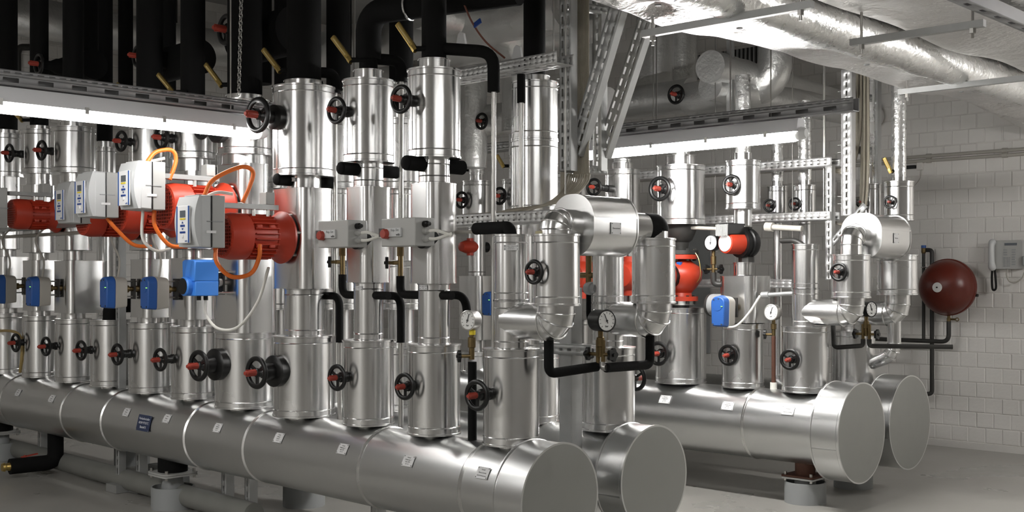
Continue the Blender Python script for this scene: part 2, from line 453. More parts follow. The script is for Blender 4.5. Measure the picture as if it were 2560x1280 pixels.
# ------------------------------------------------------------------ headers
def header(row, u_end, u_far, z, r, rc, cap_len, seams, label):
    P = row.pt(u_end, z); xl = row.x(u_end, u_far) if u_far is not None else -6.5
    o = thing('header_pipe', label, 'header pipe', V((P.x, P.y, z-r)))
    m = MB(); m.lathe(P+row.ex*xl, row.ex, [(0,0),(r,0),(r,-xl-cap_len+.01),(0,-xl-cap_len+.01)], 72); m.build('pipe_cladding', ALUR, o)
    for lm in seams:
        uu = lm
        for _ in range(3):
            xr = (uu-CX)/F; uu = lm+r*(row.c-xr*row.s)*row.sc(uu)
        q = row.pt(uu, z); m = MB(); m.lathe(q-row.ex*.011, row.ex, [(r-.002,0),(r+.004,.003),(r+.0055,.008),(r+.0015,.012),(r+.004,.016),(r-.002,.022)], 72); m.build('seam_bead', ALU, o)
    q = P-row.ex*cap_len
    m = MB(); m.lathe(q, row.ex, [(r-.02,0),(rc,0),(rc+.004,.002),(rc+.004,.010),(rc,.012),(rc,cap_len-.016),(rc+.004,cap_len-.012),(rc+.004,cap_len),(rc-.004,cap_len)], 80)
    m.box(q+row.ex*cap_len*.5-row.ey*(rc+.001)*math.cos(.25)-Z_*(rc+.001)*math.sin(.25), cap_len-.02, .003, .006, row.ex, row.ey, Z_)
    cap = m.build('end_cap', ALUR, o)
    m = MB(); m.lathe(P-row.ex*.004, row.ex, [(0,0),(rc-.003,0),(rc-.003,.004),(0,.0035)], 80); m.build('end_plate', ALUE, cap)
    return o, P
HZA, RHA = .462, .187
hA, PA = header(RA, 1402, None, HZA, RHA, .223, .165, [0,152,253,461,608,896,1150], 'front aluminium-clad header pipe with the navy sign')
hB, PB = header(RB, 1637, None, .478, .187, .225, .15, [900,1300], 'second aluminium-clad header pipe close behind the front one')
hC, PC = header(RC, 2155, None, .445, .215, .288, .18, [1855,1400], 'aluminium-clad header pipe on the pedestal with rusty plate')
hD, PD = header(RD, 2276, None, .445, .215, .288, .18, [2000], 'aluminium-clad header pipe nearest the brick wall')
for u, v, ls in ((46,982,['Vorlauf','Lüftung 9','0.1 2 3']),(130,997,['Vorlauf','Lüftung 8','0.1 2 3']),(317,1031,['Vorlauf','Lüftung 6','0.1 2 3']),(418,1047,['Vorlauf','Lüftung 5','0.1 2 3']),
                 (545,1070,['Vorlauf','Kühldecke','Bauteil 5','0.1 2 3']),(698,1095,['Vorlauf','Lüftung 4','Bauteil 3','0.1 2 3']),(858,1123,['Vorlauf','Kühlgruppe 2','über KKP','0.1 2 3']),
                 (1022,1153,['Vorlauf','Kühlgruppe 1','über KKP','0.1 2 3']),(1208,1183,['Vorlauf','Überströmung','KKW Primärnetz'])):
    p, n = hit(PA, RA.ex, RHA, u, v); plate(hA, p, n, RA.ex, .070, .050, ls, .0075)
p, n = hit(PA, RA.ex, RHA, 361, 1058); plate(hA, p, n, RA.ex, .15, .092, ['Vorlaufverteiler','KKW 9°/15°C','Bauteil 5'], .0195, NAVY, INKW, 'header_sign')
for u, v in ((1663,999),(1820,1015),(1970,1027)):
    p, n = hit(PC, RC.ex, .215, u, v); plate(hC, p, n, RC.ex, .083, .055, ['Vorlauf','Heizgruppe','Nord','0.1 2 3'] if u < 1900 else ['Vorlauf','Überströmung'], .010, WHITE)
# ------------------------------------------------------------------ risers
def riser(row, u, label, segs, wheels=(), ztop=None, name='pipe_riser', base=None):
    """segs: (kind, width px, top px, bottom px[, extra]) read at the front edge of each rim"""
    sc = row.sc(u); d = row.cam(u)[1]; c = row.pt(u, 0)
    zb = base if base is not None else min(H-(s[3]-HZ)*(d-.1)/F for s in segs)
    o = thing(name, label, 'pipe riser', V((c.x, c.y, zb))); rad = {}
    for s in segs:
        k, wpx, v0, v1 = s[:4]; r = wpx/2/sc
        z1, z0 = H-(v0-HZ)*(d-r)/F, H-(v1-HZ)*(d-r)/F
        if v0 <= 0: z1 = ztop or ZC-.002
        rad[(z0, z1)] = (r, c)
        if k == 'j': jacket(o, c, r, z0, z1)
        elif k == 'p': jacket(o, c, r, z0-.004, z1+.004, 'pipe_jacket', seam=False)
        elif k == 'c': jacket(o, c, r, z0-.004, z1, 'collar', seam=False)
        elif k == 'u': ubox(o, c, row, upoly(r, s[4]), z0, z1)
        elif k == 'B': ubox(o, c, row, [(x, y+(s[5]-s[4])/2) for x, y in rrect(s[1], (s[5]+s[4])/2, s[6], 8)], H-(v1-HZ)*(d-s[4])/F, H-(v0-HZ)*(d-s[4])/F)
        elif k == 'b': ubox(o, c, row, [(x, y+(s[5]-s[4])/2) for x, y in rrect(r, (s[5]+s[4])/2, s[6], 8)], z0, z1, 'valve_box')
        elif k == 'k':
            m = MB(); m.cyl(V((c.x,c.y,z0-.01)), V((c.x,c.y,z1)), r, 28); m.build('insulated_pipe', BLK, o)
        elif k == 'f':
            m = MB(); m.lathe(V((c.x,c.y,z0-.01)), Z_, [(0,0),(r,0)]+[(r*(1+random.uniform(-.02,.03)), (z1-z0)*(q+1)/13) for q in range(12)]+[(r,z1-z0+.01),(0,z1-z0+.01)], 24); m.build('foil_pipe', FOIL, o)
        elif k == 's':
            m = MB(); m.cyl(V((c.x,c.y,z0-.01)), V((c.x,c.y,z1+.005)), r, 20); m.build('steel_pipe', STEEL, o)
    for wv in wheels:
        uw, vw, Rpx = wv[:3]; fat = wv[3] if len(wv) > 3 else 0
        t = row.t(u, uw); z = row.z(u, vw, dy=-t); dd = d-t*row.s; R = Rpx*dd/F
        r0 = .06
        for (a, b_), (r, cc) in rad.items():
            if a-.02 <= z <= b_+.02: r0 = r
        handwheel(o, c-row.ey*(r0-.004)+Z_*z, -row.ey+row.ex*.09, R, max(.03, t-r0), fat)
    return o
ZA = HZA+RHA-.004
def stub(o, row, u, r, z0, z1):
    c = row.pt(u, 0); m = MB(); m.cyl(V((c.x,c.y,z0)), V((c.x,c.y,z1)), r, 24); m.build('branch_stub', ALU, o)
A = {}
A[0] = riser(RA, 14, 'clad riser cut by the picture edge on the front header', [('j',84,783,936),('p',56,770,783),('b',78,642,770,.09,.17,.06),('p',50,622,642),('B',.10,440,622,.09,.08,.05),('j',86,331,440),('c',64,322,331),('k',56,0,322)], [(-56,850,24),(-70,388,24)])
A[1] = riser(RA, 98, 'clad riser with the first blue actuator box showing whole, second from the edge', [('j',80,790,945),('p',54,777,790),('B',.11,651,777,.085,.15,.05),('p',46,631,651),('B',.10,462,631,.09,.08,.05),('p',60,432,462),('j',84,320,432),('c',60,312,320),('k',44,0,312)], [(37,857,24),(20,383,24)])
A[2] = riser(RA, 183, 'clad riser with wide polished valve box beside the strut post', [('j',86,797,957),('p',58,783,797),('B',.125,652,783,.09,.19,.05),('p',46,625,652),('B',.105,462,625,.09,.10,.05),('p',62,430,462),('j',106,313,430),('c',60,300,313),('k',50,0,300)], [(112,866,25),(101,376,26)])
A[3] = riser(RA, 275, 'short clad riser whose black elbow turns back under the valve boxes', [('j',95,800,968)], [(200,876,26)])
A[4] = riser(RA, 374, 'clad riser behind the light grey inverter with blue key panel', [('j',101,808,985),('p',60,794,808),('B',.11,648,794,.085,.11,.05),('p',48,625,648),('B',.12,440,625,.09,.09,.06),('p',86,430,440),('j',100,306,430),('c',72,296,306),('k',64,0,296)], [(290,886,28),(300,353,27)])
A[5] = riser(RA, 482, 'clad riser between the two red pumps nearest the lamp', [('j',106,817,1000),('p',62,799,817),('B',.115,645,799,.09,.10,.05),('p',52,622,645),('B',.13,428,622,.10,.09,.06),('p',84,393,428),('j',110,272,393),('c',80,262,272),('k',60,0,262)], [(397,899,30),(400,344,31)])
A[6] = riser(RA, 612, 'wide clad riser carrying the bright blue actuator', [('j',146,832,1025),('B',.152,638,832,.115,.125,.06),('p',100,622,638),('B',.144,408,622,.11,.085,.065),('p',112,383,408),('j',136,243,383),('c',92,232,243),('k',86,0,232)], [(492,914,40,.075),(500,316,34,.07)])
A[7] = riser(RA, 760, 'wide clad riser carrying the frontmost red pump', [('j',153,842,1047),('p',100,722,842),('B',.154,470,722,.11,.096,.07),('p',86,437,470),('j',154,206,437),('c',98,195,206),('k',85,0,195)], [(636,931,42,.07),(640,288,46,.055)])
A[8] = riser(RA, 921, 'slim clad riser with grey junction box under the black bend', [('j',127,852,1068),('p',74,706,852),('B',.092,466,706,.085,.083,.05),('p',76,402,466),('j',127,191,402),('c',74,170,191),('k',46,60,170)], [(839,944,34),(837,276,35)])
A[9] = riser(RA, 1085, 'slim clad riser with grey junction box nearest the cable trays', [('j',131,863,1093),('p',80,709,863),('B',.092,456,709,.085,.077,.05),('p',80,391,456),('j',132,164,391),('c',80,142,164),('k',62,0,142)], [(1008,966,35),(998,248,37)])
A[10] = riser(RA, 1278, 'clad riser at the front header end feeding the lower elbow', [('j',140,874,1120),('p',86,752,874),('p',86,587,752)], [(1187,988,40)])
for k, u in enumerate((14,98,183,275,374,482,612,760,921,1085,1278)): stub(A[k], RA, u, .055 if k not in (6,7) else .08, HZA+.1, ZA+.02)
# black elbows on top of some risers
def black(parent_or_none, pts, r, name='insulated_pipe', label=None, cat='pipe', R=.12, m=BLK, seg=18, n=8):
    b = MB(); b.tube(fillet(pts, R, n), r, seg)
    if parent_or_none is not None: return b.build(name, m, parent_or_none)
    return tag(b.build(name, m), label, cat)
z8 = RA.z(921, 62); p8 = RA.pt(921, 0)
b = MB(); b.tube(fillet([RA.pt(921, RA.z(921,150)), RA.pt(921, RA.z(921,30)), RA.pt(921, RA.z(921,25))+RA.ex*.75+RA.ey*.25], .13, 10), 32/RA.sc(921), 22); b.build('insulated_bend', BLK, A[8])
hang = MB(); hang.torus(RA.pt(921, RA.z(921,28))+RA.ex*.22+RA.ey*.07, RA.ex*.75+RA.ey*.25, .064, .006, 28, 8); hang.cyl(RA.pt(921, RA.z(921,28)+.06)+RA.ex*.22+RA.ey*.07, RA.pt(921, ZC)+RA.ex*.22+RA.ey*.07, .005, 8)
tag(hang.build('pipe_hanger', CHROME), 'bright steel pipe clamp holding the black bend', 'clamp')
z3 = RA.z(275, 800)
b = MB(); b.tube(fillet([RA.pt(275, z3-.02), RA.pt(275, z3+.09), RA.pt(275, z3+.09)+RA.ey*.5], .08), .045, 18); b.build('insulated_bend', BLK, A[3])
# plate strips on neck pipes
for k, u, v, dv in ((7,760,452,0),(8,921,415,0),(9,1085,403,0),(8,921,720,0),(9,1085,718,0),(7,760,737,0)):
    c = RA.pt(u, RA.z(u, v)); r = {7:.092,8:.067,9:.071}[k]+.001
    d = V((-c.x,-c.y,0)).normalized(); a = math.radians(-38); d = V((d.x*math.cos(a)-d.y*math.sin(a), d.x*math.sin(a)+d.y*math.cos(a), 0))
    plate(A[k], c+d*r, d, Z_.cross(d), .042, .02, ['EBO 9','K-VL'], .006)
c = RA.pt(1278, RA.z(1278, 620)); d = V((-c.x,-c.y,0)).normalized(); plate(A[10], c+d*.076, d, Z_.cross(d), .062, .022, ['SW 120-1 Überström.','Bauteil 5','K-VL 9/15'], .0065)
# ---- second row
B = {}
B[10] = riser(RB, 1520, 'clad riser at the second header end behind the black gauge', [('j',134,870,1082),('p',78,758,870),('p',78,560,758)], [(1650,933,0.1)][:0])
B[9] = riser(RB, 1336, 'tall tank-like clad riser below the hanging strut post', [('j',116,345,532),('j',116,197,345),('c',76,184,197),('k',55,0,184),('p',62,532,880),('j',120,880,1062)])
for k, u, v0 in ((7,1003,292),(6,846,296),(5,716,330),(4,604,330)):
    B[k] = riser(RB, u, {7:'plain clad riser glimpsed between the two junction box risers',6:'plain clad riser glimpsed past the frontmost red pump riser',5:'plain clad riser hidden behind the frontmost red pump',4:'plain clad riser hidden behind the bright blue actuator'}[k],
        [('j',118,v0,470),('c',70,v0-14,v0),('k',60,0,v0-14),('p',66,470,870),('j',116,650,775),('j',116,870,1030)])
B[3] = riser(RB, 262, 'narrow clad riser glimpsed above the grey inverters', [('j',52,366,560),('c',40,352,366),('k',38,0,352),('p',40,560,800),('j',66,800,930)])
B[2] = riser(RB, 420, 'narrow clad riser behind the glowing tube lamp', [('j',62,320,520),('c',46,306,320),('k',39,0,306),('p',48,520,820),('j',80,820,950)])
for k, u in ((10,1520),(9,1336),(7,1003),(6,846),(5,716),(4,604),(3,262),(2,420)): stub(B[k], RB, u, .055, .58, .70)
q = RB.pt(1520, RB.z(1520, 945, dy=.2)); handwheel(B[10], q+RB.ey*.11, RB.ey, .062, .085)
# ---- rows by the wall
C = {}
C[4] = riser(RC, 1192, 'foil-topped clad riser seen between the trays and the front row', [('j',78,450,560),('p',38,432,450),('f',40,130,432),('p',44,560,690),('b',80,690,850,.1,.14,.05),('p',46,850,880),('j',82,880,940)], [(1152,500,22)])
C[5] = riser(RC, 1292, 'foil-topped clad riser behind the bare steel drop pipe', [('j',74,446,560),('f',40,130,446),('p',44,560,700),('j',78,700,940)], [(1246,490,23)])
C[6] = riser(RC, 1428, 'clad riser mostly hidden behind the first overflow jacket', [('j',84,430,560),('f',44,130,430),('p',56,560,660),('p',60,725,800),('j',100,800,950)])
C[7] = riser(RC, 1556, 'clad riser behind the first overflow valve', [('j',88,421,560),('c',54,405,421),('f',46,395,405),('p',60,560,790),('j',110,790,955)], [(1478,468,23)])
C[8] = riser(RC, 1702, 'wide clad riser above and below the upright red pump', [('j',120,409,560),('c',72,386,409),('f',46,300,386),('j',126,770,962)], [(1646,472,32),(1642,884,31)])
C[9] = riser(RC, 1857, 'clad riser through the small red circulator pump', [('j',86,398,521),('c',44,380,398),('f',38,185,380),('p',46,521,566),('p',46,657,690),('b',102,690,808,.10,.16,.06),('j',104,810,973)], [(1828,462,26),(1818,888,27)])
C[10] = riser(RC, 2013, 'clad riser at the third header end with rust red handwheel', [('j',114,817,985),('p',66,722,817),('p',66,611,722)], [(1972,899,27)])
for k, u in ((4,1192),(5,1292),(6,1428),(7,1556),(8,1702),(9,1857),(10,2013)): stub(C[k], RC, u, .06, .6, .68)
D = {}
D[8] = riser(RD, 1944, 'small clad riser hanging behind the upper wall trays', [('j',50,464,545),('p',26,448,464),('f',30,345,448),('p',22,545,952)], [(1921,514,17)])
D[9] = riser(RD, 2012, 'small clad riser with taped foil pipe beside the lamp end', [('j',54,461,548),('p',30,446,461),('f',34,250,446),('p',30,548,952)], [(1984,510,17)])
D[10] = riser(RD, 2176, 'clad riser behind the cable ladder', [('j',52,458,560),('p',26,440,458),('f',30,175,440)], [(2150,505,15)])
D[11] = riser(RD, 2247, 'clad riser with foil pipe nearest the brick wall', [('j',72,451,551),('p',34,438,451),('f',36,175,438),('p',36,551,640)], [(2223,505,17)])
D[12] = riser(RD, 2133, 'clad riser standing on the wall side header end', [('j',106,828,976),('p',60,640,828)])
stub(D[12], RD, 2133, .06, .6, .68)
# ------------------------------------------------------------------ overflow pipes between the two headers of a pair
def rings(mb, pts, r, idx):
    for i in idx:
        t = (pts[min(i+1, len(pts)-1)]-pts[max(0, i-1)]); mb.torus(pts[i], t, r+.001, .0035, 32, 6)
def bypass(label, R1, ua, uj1, w1, va, vb, vbr1, R2, ub, uj2, w2, vc, vd, vbr2, vv, hx, hz, y0, y1, rp, wheel, rubber, plate_txt, rc=.1):
    x1, x2 = R1.x(ua, uj1), R2.x(ub, uj2); d1 = R1.cam(ua)[1]-x1*R1.c; d2 = R2.cam(ub)[1]-x2*R2.c
    r1, r2 = w1/2*d1/F, w2/2*d2/F
    zz = lambda v, d, r: H-(v-HZ)*(d-r)/F
    j1a, j1b = zz(va, d1, r1), zz(vb, d1, r1); j2a, j2b = zz(vc, d2, r2), zz(vd, d2, r2)
    zb1, zb2 = zz(vbr1, d1, 0), zz(vbr2, d2, 0)
    P1, P2 = R1.pt(ua, 0, x1), R2.pt(ub, 0, x2)
    o = thing('overflow_pipe', label, 'pipe', V((P1.x, P1.y, zb1-rp)))
    for R, u, P, zb, jb in ((R1, ua, P1, zb1, j1b), (R2, ub, P2, zb2, j2b)):
        pts = fillet([R.pt(u, zb), V((P.x, P.y, zb)), V((P.x, P.y, jb+.01))], .13, 3)
        m = MB(); m.tube(pts, rp*1.03, 40); rings(m, pts, rp*1.03, [1, 2, 3, 4]); m.build('lower_elbow', ALU, o, smooth=25)
    jacket(o, P1, r1, j1b, j1a); jacket(o, P2, r2, j2b, j2a)
    zv = zz(vv, d1, 0)
    Q0 = P1+R1.ey*y0; Q1 = P1+R1.ey*y1
    m = MB(); poly = rrect(hx, hz, rc, 10)
    m.prism(poly, V((Q0.x, Q0.y, zv)), R1.ex, Z_, R1.ey, y1-y0)
    big = [(a*1.025, b_*1.025) for a, b_ in poly]
    for q in (Q0-R1.ey*.002, Q1-R1.ey*.006): m.prism(big, V((q.x, q.y, zv)), R1.ex, Z_, R1.ey, .008)
    m.box(V((Q0.x, Q0.y, zv+hz*.28))+R1.ex*(hx+.0005)+R1.ey*(y1-y0)/2, .004, y1-y0-.01, .008, R1.ex, R1.ey, Z_)
    vj = m.build('valve_jacket', ALU, o, smooth=30)
    plate(vj, V((Q0.x, Q0.y, zv-hz*.1))+R1.ex*hx+R1.ey*(y1-y0)*.48, R1.ex, R1.ey, .062, .048 if rubber else .06, plate_txt, .009, PLATE if rubber else WHITE)
    rv = rp*.86
    pts = fillet([V((P1.x, P1.y, j1a-.01)), V((P1.x, P1.y, zv+.0)), V((Q0.x, Q0.y, zv))+R1.ey*.02], .11, 3)
    m = MB(); m.tube(pts, rv, 36); rings(m, pts, rv, [1, 2, 3, 4]); m.build('upper_elbow', ALU, o, smooth=25)
    E = V((P2.x, P2.y, zv)); A1 = V((Q1.x, Q1.y, zv)); span = (E-A1)
    if rubber:
        m = MB(); m.cyl(A1-R1.ey*.02, A1+span*.74, rv, 32); m.build('outlet_pipe', ALU, o)
        pts = fillet([A1+span*.72, E, V((P2.x, P2.y, j2a+.03))], .045, 5)
        m = MB(); m.tube(pts, rv*1.02, 28); m.build('rubber_elbow', BLK, o)
        m = MB(); m.cyl(V((P2.x, P2.y, j2a-.01)), V((P2.x, P2.y, j2a+.05)), rv*.98, 28); m.build('pipe_neck', ALU, o)
    else:
        m = MB(); m.cyl(A1-R1.ey*.02, A1+span*.22, rv, 32); m.build('outlet_pipe', ALU, o)
        m = MB(); m.cyl(A1+span*.22, A1+span*.4, rv*.45, 20); m.build('union', CHROME, o)
        m = MB(); m.cyl(V((P2.x, P2.y, j2a)), V((P2.x, P2.y, zv-.02)), rv*.3, 16); m.build('brass_nipple', BRASS, o)
    uw, vw, Rp = wheel; t = R1.t(ua, uw, x1); zw = H-(vw-HZ)*(d1-t*R1.s)/F
    handwheel(o, V((P1.x, P1.y, zw))-R1.ey*(r1-.004), -R1.ey, Rp*(d1-t*R1.s)/F, max(.035, t-r1))
    return o, P1, P2, j1a
BP1, b1, b2, j1a = bypass('overflow pipe with black rubber elbow linking the two front headers', RA, 1278, 1390, 120, 583, 766, 806, RB, 1520, 1634, 108, 594, 760, 800, 561, .112, .123, .10, .38, .0735, (1336,680,32), True, ['Überströmer'])
m = MB(); m.lathe(V((b1.x, b1.y, j1a-.002))-RA.ex*.035-RA.ey*.02, Z_, [(0,0),(.045,0),(.043,.014),(0,.014)], 20); m.build('insulation_pad', WOOL, BP1)
BP2, c1, c2, _ = bypass('overflow pipe with white plate beside the cable ladder', RC, 2013, 2127, 95, 635, 746, 782, RD, 2133, 2243, 98, 636, 738, 784, 588, .125, .130, .13, .52, .075, (2096,680,24), False, ['Überström'])
# a drop pipe below the wall side overflow pipe
m = MB(); q = V((c2.x, c2.y, 0))
pts = fillet([q+Z_*1.2-RD.ex*.02, q+Z_*.86-RD.ex*.02, q+Z_*.80-RD.ex*.17], .07, 3); m.tube(pts, .042, 24); rings(m, pts, .042, [1, 2, 3]); tag(m.build('drop_pipe', ALU, smooth=25), 'thin clad drop pipe below the wall side overflow pipe', 'pipe')
# ------------------------------------------------------------------ red pump motors
def motor(row, ua, v, uf, ue, R, label, rail=True, n=26):
    t0, t1 = uf, row.t(ua, ue); ax = -row.ey; c = row.pt(ua, 0); tm = (t0+t1)/2
    z = row.z(ua, v, dy=-tm); L = t1-t0; P = V((c.x, c.y, z))+ax*(t0+.014); L -= .014
    o = thing('pump_motor', label, 'motor', V((P.x, P.y, z-R)), 'red pump motors')
    m = MB(); m.lathe(P-ax*.02, ax, [(0,0),(R*1.0,0),(R*1.0,.02),(R*.9,.022),(R*.9,.035),(0,.035)], 32)
    m.build('shaft_cover', BLKP, o)
    for k in range(6):
        a = k*PI/3+.2; a_, b_, _ = frame(ax); q = P+(a_*math.cos(a)+b_*math.sin(a))*R*1.02
        bb = MB(); bb.cyl(q-ax*.03, q+ax*.022, .008, 8); bb.build('bolt', STEEL, o)
    m = MB(); m.lathe(P, ax, [(0,0),(R*1.14,0),(R*1.16,.012),(R*1.05,.03),(R*.92,.05),(R*.86,.085),(0,.085)], 48); fl = m.build('flange', RED, o)
    b0, b1_ = .075, L*.66
    m = MB(); m.lathe(P+ax*b0, ax, [(0,0),(R*.82,0),(R*.84,.006),(R*.84,b1_-b0),(0,b1_-b0)], 40); body = m.build('motor_body', RED, o)
    a_, b_, _ = frame(ax)
    fins = MB()
    for k in range(n):
        a = PI*2*(k+.5)/n; dd = a_*math.cos(a)+b_*math.sin(a)
        fins.box(P+ax*(b0+(b1_-b0)*.5)+dd*R*.9, b1_-b0-.02, .005, R*.18, ax, ax.cross(dd), dd)
    f_ = fins.build('cooling_fins', RED, body); f_['kind'] = 'stuff'
    for sg in (-1, 1):
        bb = MB(); bb.box(P+ax*(b0+.05)+row.ex*R*.86+Z_*sg*R*.42, .03, .016, .018, ax, row.ex, Z_); bb.build('lug', RED, body, bev=.004)
        bb = MB(); bb.box(P+ax*(b1_-.03)+row.ex*R*.86+Z_*sg*R*.42, .03, .016, .018, ax, row.ex, Z_); bb.build('lug', RED, body, bev=.004)
    m = MB(); m.lathe(P+ax*(b1_-.005), ax, [(R*.80,0),(R*1.0,.006),(R*1.01,L-b1_-.04),(R*.93,L-b1_),(R*.80,L-b1_+.004)], 40); cw_ = m.build('fan_cowl', RED, o)
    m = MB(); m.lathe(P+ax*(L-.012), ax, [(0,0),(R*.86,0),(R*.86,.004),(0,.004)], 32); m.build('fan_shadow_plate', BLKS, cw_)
    g = MB()
    for k in range(-5, 6):
        w_ = math.sqrt(max(0, 1-(k/6)**2))*R*.86
        g.box(P+ax*(L-.002)+row.ex*(k/6*R*.86), .004, .004, 2*w_, row.ex, ax, Z_); g.box(P+ax*(L-.002)+Z_*(k/6*R*.86), 2*w_, .004, .004, row.ex, ax, Z_)
    g.build('fan_grille', RED, cw_)
    if rail:
        top = P+Z_*(R*1.0); m = MB(); m.box(top+ax*(L*.62)+Z_*.032+row.ex*.02, L*.92, .055, .024, ax, row.ex, Z_); m.build('inverter_rail', GALV, o)
        for q in (.32, .55):
            bb = MB(); bb.cyl(top+ax*(L*q)-Z_*.02+row.ex*.035, top+ax*(L*q)+Z_*.022+row.ex*.035, .009, 10); bb.build('rail_post', STEEL, o)
        bb = MB(); bb.box(top+ax*(L*.30)+Z_*.075+row.ex*.02, .05, .06, .06, ax, row.ex, Z_); bb.build('cable_bracket', GREY, o, bev=.003)
    return o, P, z, L
mot = {}
mot[7] = motor(RA, 760, 592, .113, 553, .112, 'frontmost red pump motor beside the bright blue actuator')
mot[6] = motor(RA, 612, 520, .113, 408, .121, 'red pump motor glowing right under the lamp end')
mot[5] = motor(RA, 482, 535, .103, 296, .110, 'red pump motor mostly hidden behind the two inverters')
mot[4] = motor(RA, 374, 548, .093, 205, .105, 'red pump motor fully behind the twin inverters')
mot[2] = motor(RA, 183, 537, .093, 26, .098, 'red pump motor at the picture edge on a toothed rail')
# ------------------------------------------------------------------ grey inverters
def inverter(row, ua, u0, v0, v1, label, hx=.092, dx=0.0, dep=.20, group='grey inverters on the pump motors'):
    tf = row.t(ua, u0, dx-hx); c = row.pt(ua, 0, dx); ax = -row.ey
    dmid = row.cam(ua)[1]-dx*row.c-(tf-dep/2)*row.s
    z0, z1 = H-(v1-HZ)*dmid/F, H-(v0-HZ)*dmid/F; hz = (z1-z0)/2; zc = (z0+z1)/2
    Fr = V((c.x, c.y, zc))+ax*tf
    o = thing('frequency_inverter', label, 'inverter', V((Fr.x, Fr.y, z0)), group)
    m = MB(); m.box(Fr-ax*(dep-.035), .07, 2*hx*.99, 2*hz, ax, row.ex, Z_); m.build('back_housing', GREY, o, bev=.004)
    m = MB(); m.prism([(-hx,-hz),(hx,-hz),(hx,hz),(-hx,hz)], Fr-ax*(dep-.072), row.ex, Z_, ax, dep-.072-.03, [(-hx,-hz*.97),(hx,-hz*.97),(hx,hz*.97),(-hx,hz*.97)])
    cv = m.build('cover', GREYL, o, bev=.006)
    m = MB(); ps = [(x*hx, (1-abs(y))*.0+y*hz*.97) for x, y in ((-1,-1),(1,-1))]
    prof = []
    for k in range(13):
        y = -1+2*k/12; prof.append((.012+.024*(1-y*y), y*hz*.96))
    poly = [(0, -hz*.96)]+prof+[(0, hz*.96)]
    m.prism(poly, Fr-ax*.032-row.ex*hx*.98, ax, Z_, row.ex, 2*hx*.98); m.build('front_bezel', GREYL, o, smooth=30)
    f0 = Fr+ax*.0085
    kp = MB(); kp.box(f0-Z_*hz*.12, hx*1.25, .008, hz*1.42, row.ex, ax, Z_); k_ = kp.build('keypad', WHITE, o, bev=.002)
    for sg in (-1, 1):
        b_ = MB(); b_.box(f0+ax*.004+row.ex*sg*hx*.57-Z_*hz*.12, hx*.10, .003, hz*1.40, row.ex, ax, Z_); b_.build('blue_stripe', BLUE, k_)
    b_ = MB(); b_.box(f0+ax*.0045+Z_*hz*.28, hx*.52, .003, hz*.26, row.ex, ax, Z_); b_.build('screen', SCR, k_)
    for i in range(4):
        b_ = MB(); b_.box(f0+ax*.005+row.ex*hx*(-.2+.135*i)+Z_*hz*.09, hx*.11, .004, hz*.055, row.ex, ax, Z_); b_.build('yellow_key', YEL, k_)
        b_ = MB(); b_.cyl(f0+ax*.003+row.ex*hx*(-.2+.135*i)-Z_*hz*.42, f0+ax*.007+row.ex*hx*(-.2+.135*i)-Z_*hz*.42, hx*.055, 10); b_.build('key', BLUED, k_)
    for i in range(3):
        b_ = MB(); b_.cyl(f0+ax*.003+row.ex*hx*(-.15+.15*i)-Z_*hz*.17, f0+ax*.007+row.ex*hx*(-.15+.15*i)-Z_*hz*.17, hx*.06, 10); b_.build('key', BLUED, k_)
    for sg in (-1, 1):
        b_ = MB(); b_.prism([(-hx*.07,-hz*.03*sg),(hx*.07,-hz*.03*sg),(0,hz*.04*sg)][::sg], f0+ax*.004-Z_*hz*(.17-.12*sg), row.ex, Z_, ax, .003); b_.build('arrow_key', BLUED, k_)
    b_ = MB(); b_.lathe(f0+ax*.002-Z_*hz*.56, ax, [(0,0),(hx*.12,0),(hx*.10,.006),(0,.008)], 16); b_.build('knob', WHITE, k_)
    lettering(k_, 'wilo', f0+ax*.0045+row.ex*hx*.33-Z_*hz*.75, row.ex, Z_, .014, BLUED)
    b_ = MB(); b_.box(Fr-ax*(dep-.075)+row.ex*(hx+.001)-Z_*hz*.4, .05, .004, .012, ax, row.ex, Z_); b_.build('side_clip', WHITE, o)
    b_ = MB(); b_.box(Fr-ax*.1+row.ex*(hx*1.0), .085, .003, .005, ax, row.ex, Z_); b_.build('side_groove', GREYD, o)
    b_ = MB(); b_.box(Fr-ax*(dep-.0725)+row.ex*(hx-.001), .004, .006, 2*hz*.98, ax, row.ex, Z_); b_.build('housing_gap', BLKP, o)
    b_ = MB(); b_.box(Fr-ax*.07+Z_*(hz*1.0), .075, 2*hx*.7, .004, ax, row.ex, Z_); b_.build('top_lid', GREYL, o)
    return o, Fr, hz
inv = {}
inv[7] = inverter(RA, 760, 438, 490, 620, 'frontmost grey inverter with its side panel in shade', dx=.01, dep=.155)
inv[6] = inverter(RA, 612, 293, 406, 526, 'brightly lit grey inverter right under the lamp', dx=.01, dep=.165)
inv[5] = inverter(RA, 482, 186, 432, 545, 'grey inverter with a speckled sticker on its side', dx=.01, dep=.165, hx=.088)
inv[4] = inverter(RA, 374, 137, 456, 560, 'grey inverter partly covered by the one with the sticker', dx=.01, dep=.15, hx=.085)
inv[2] = inverter(RA, 183, -64, 470, 572, 'grey inverter cut by the picture edge', dx=.01, dep=.14, hx=.085)
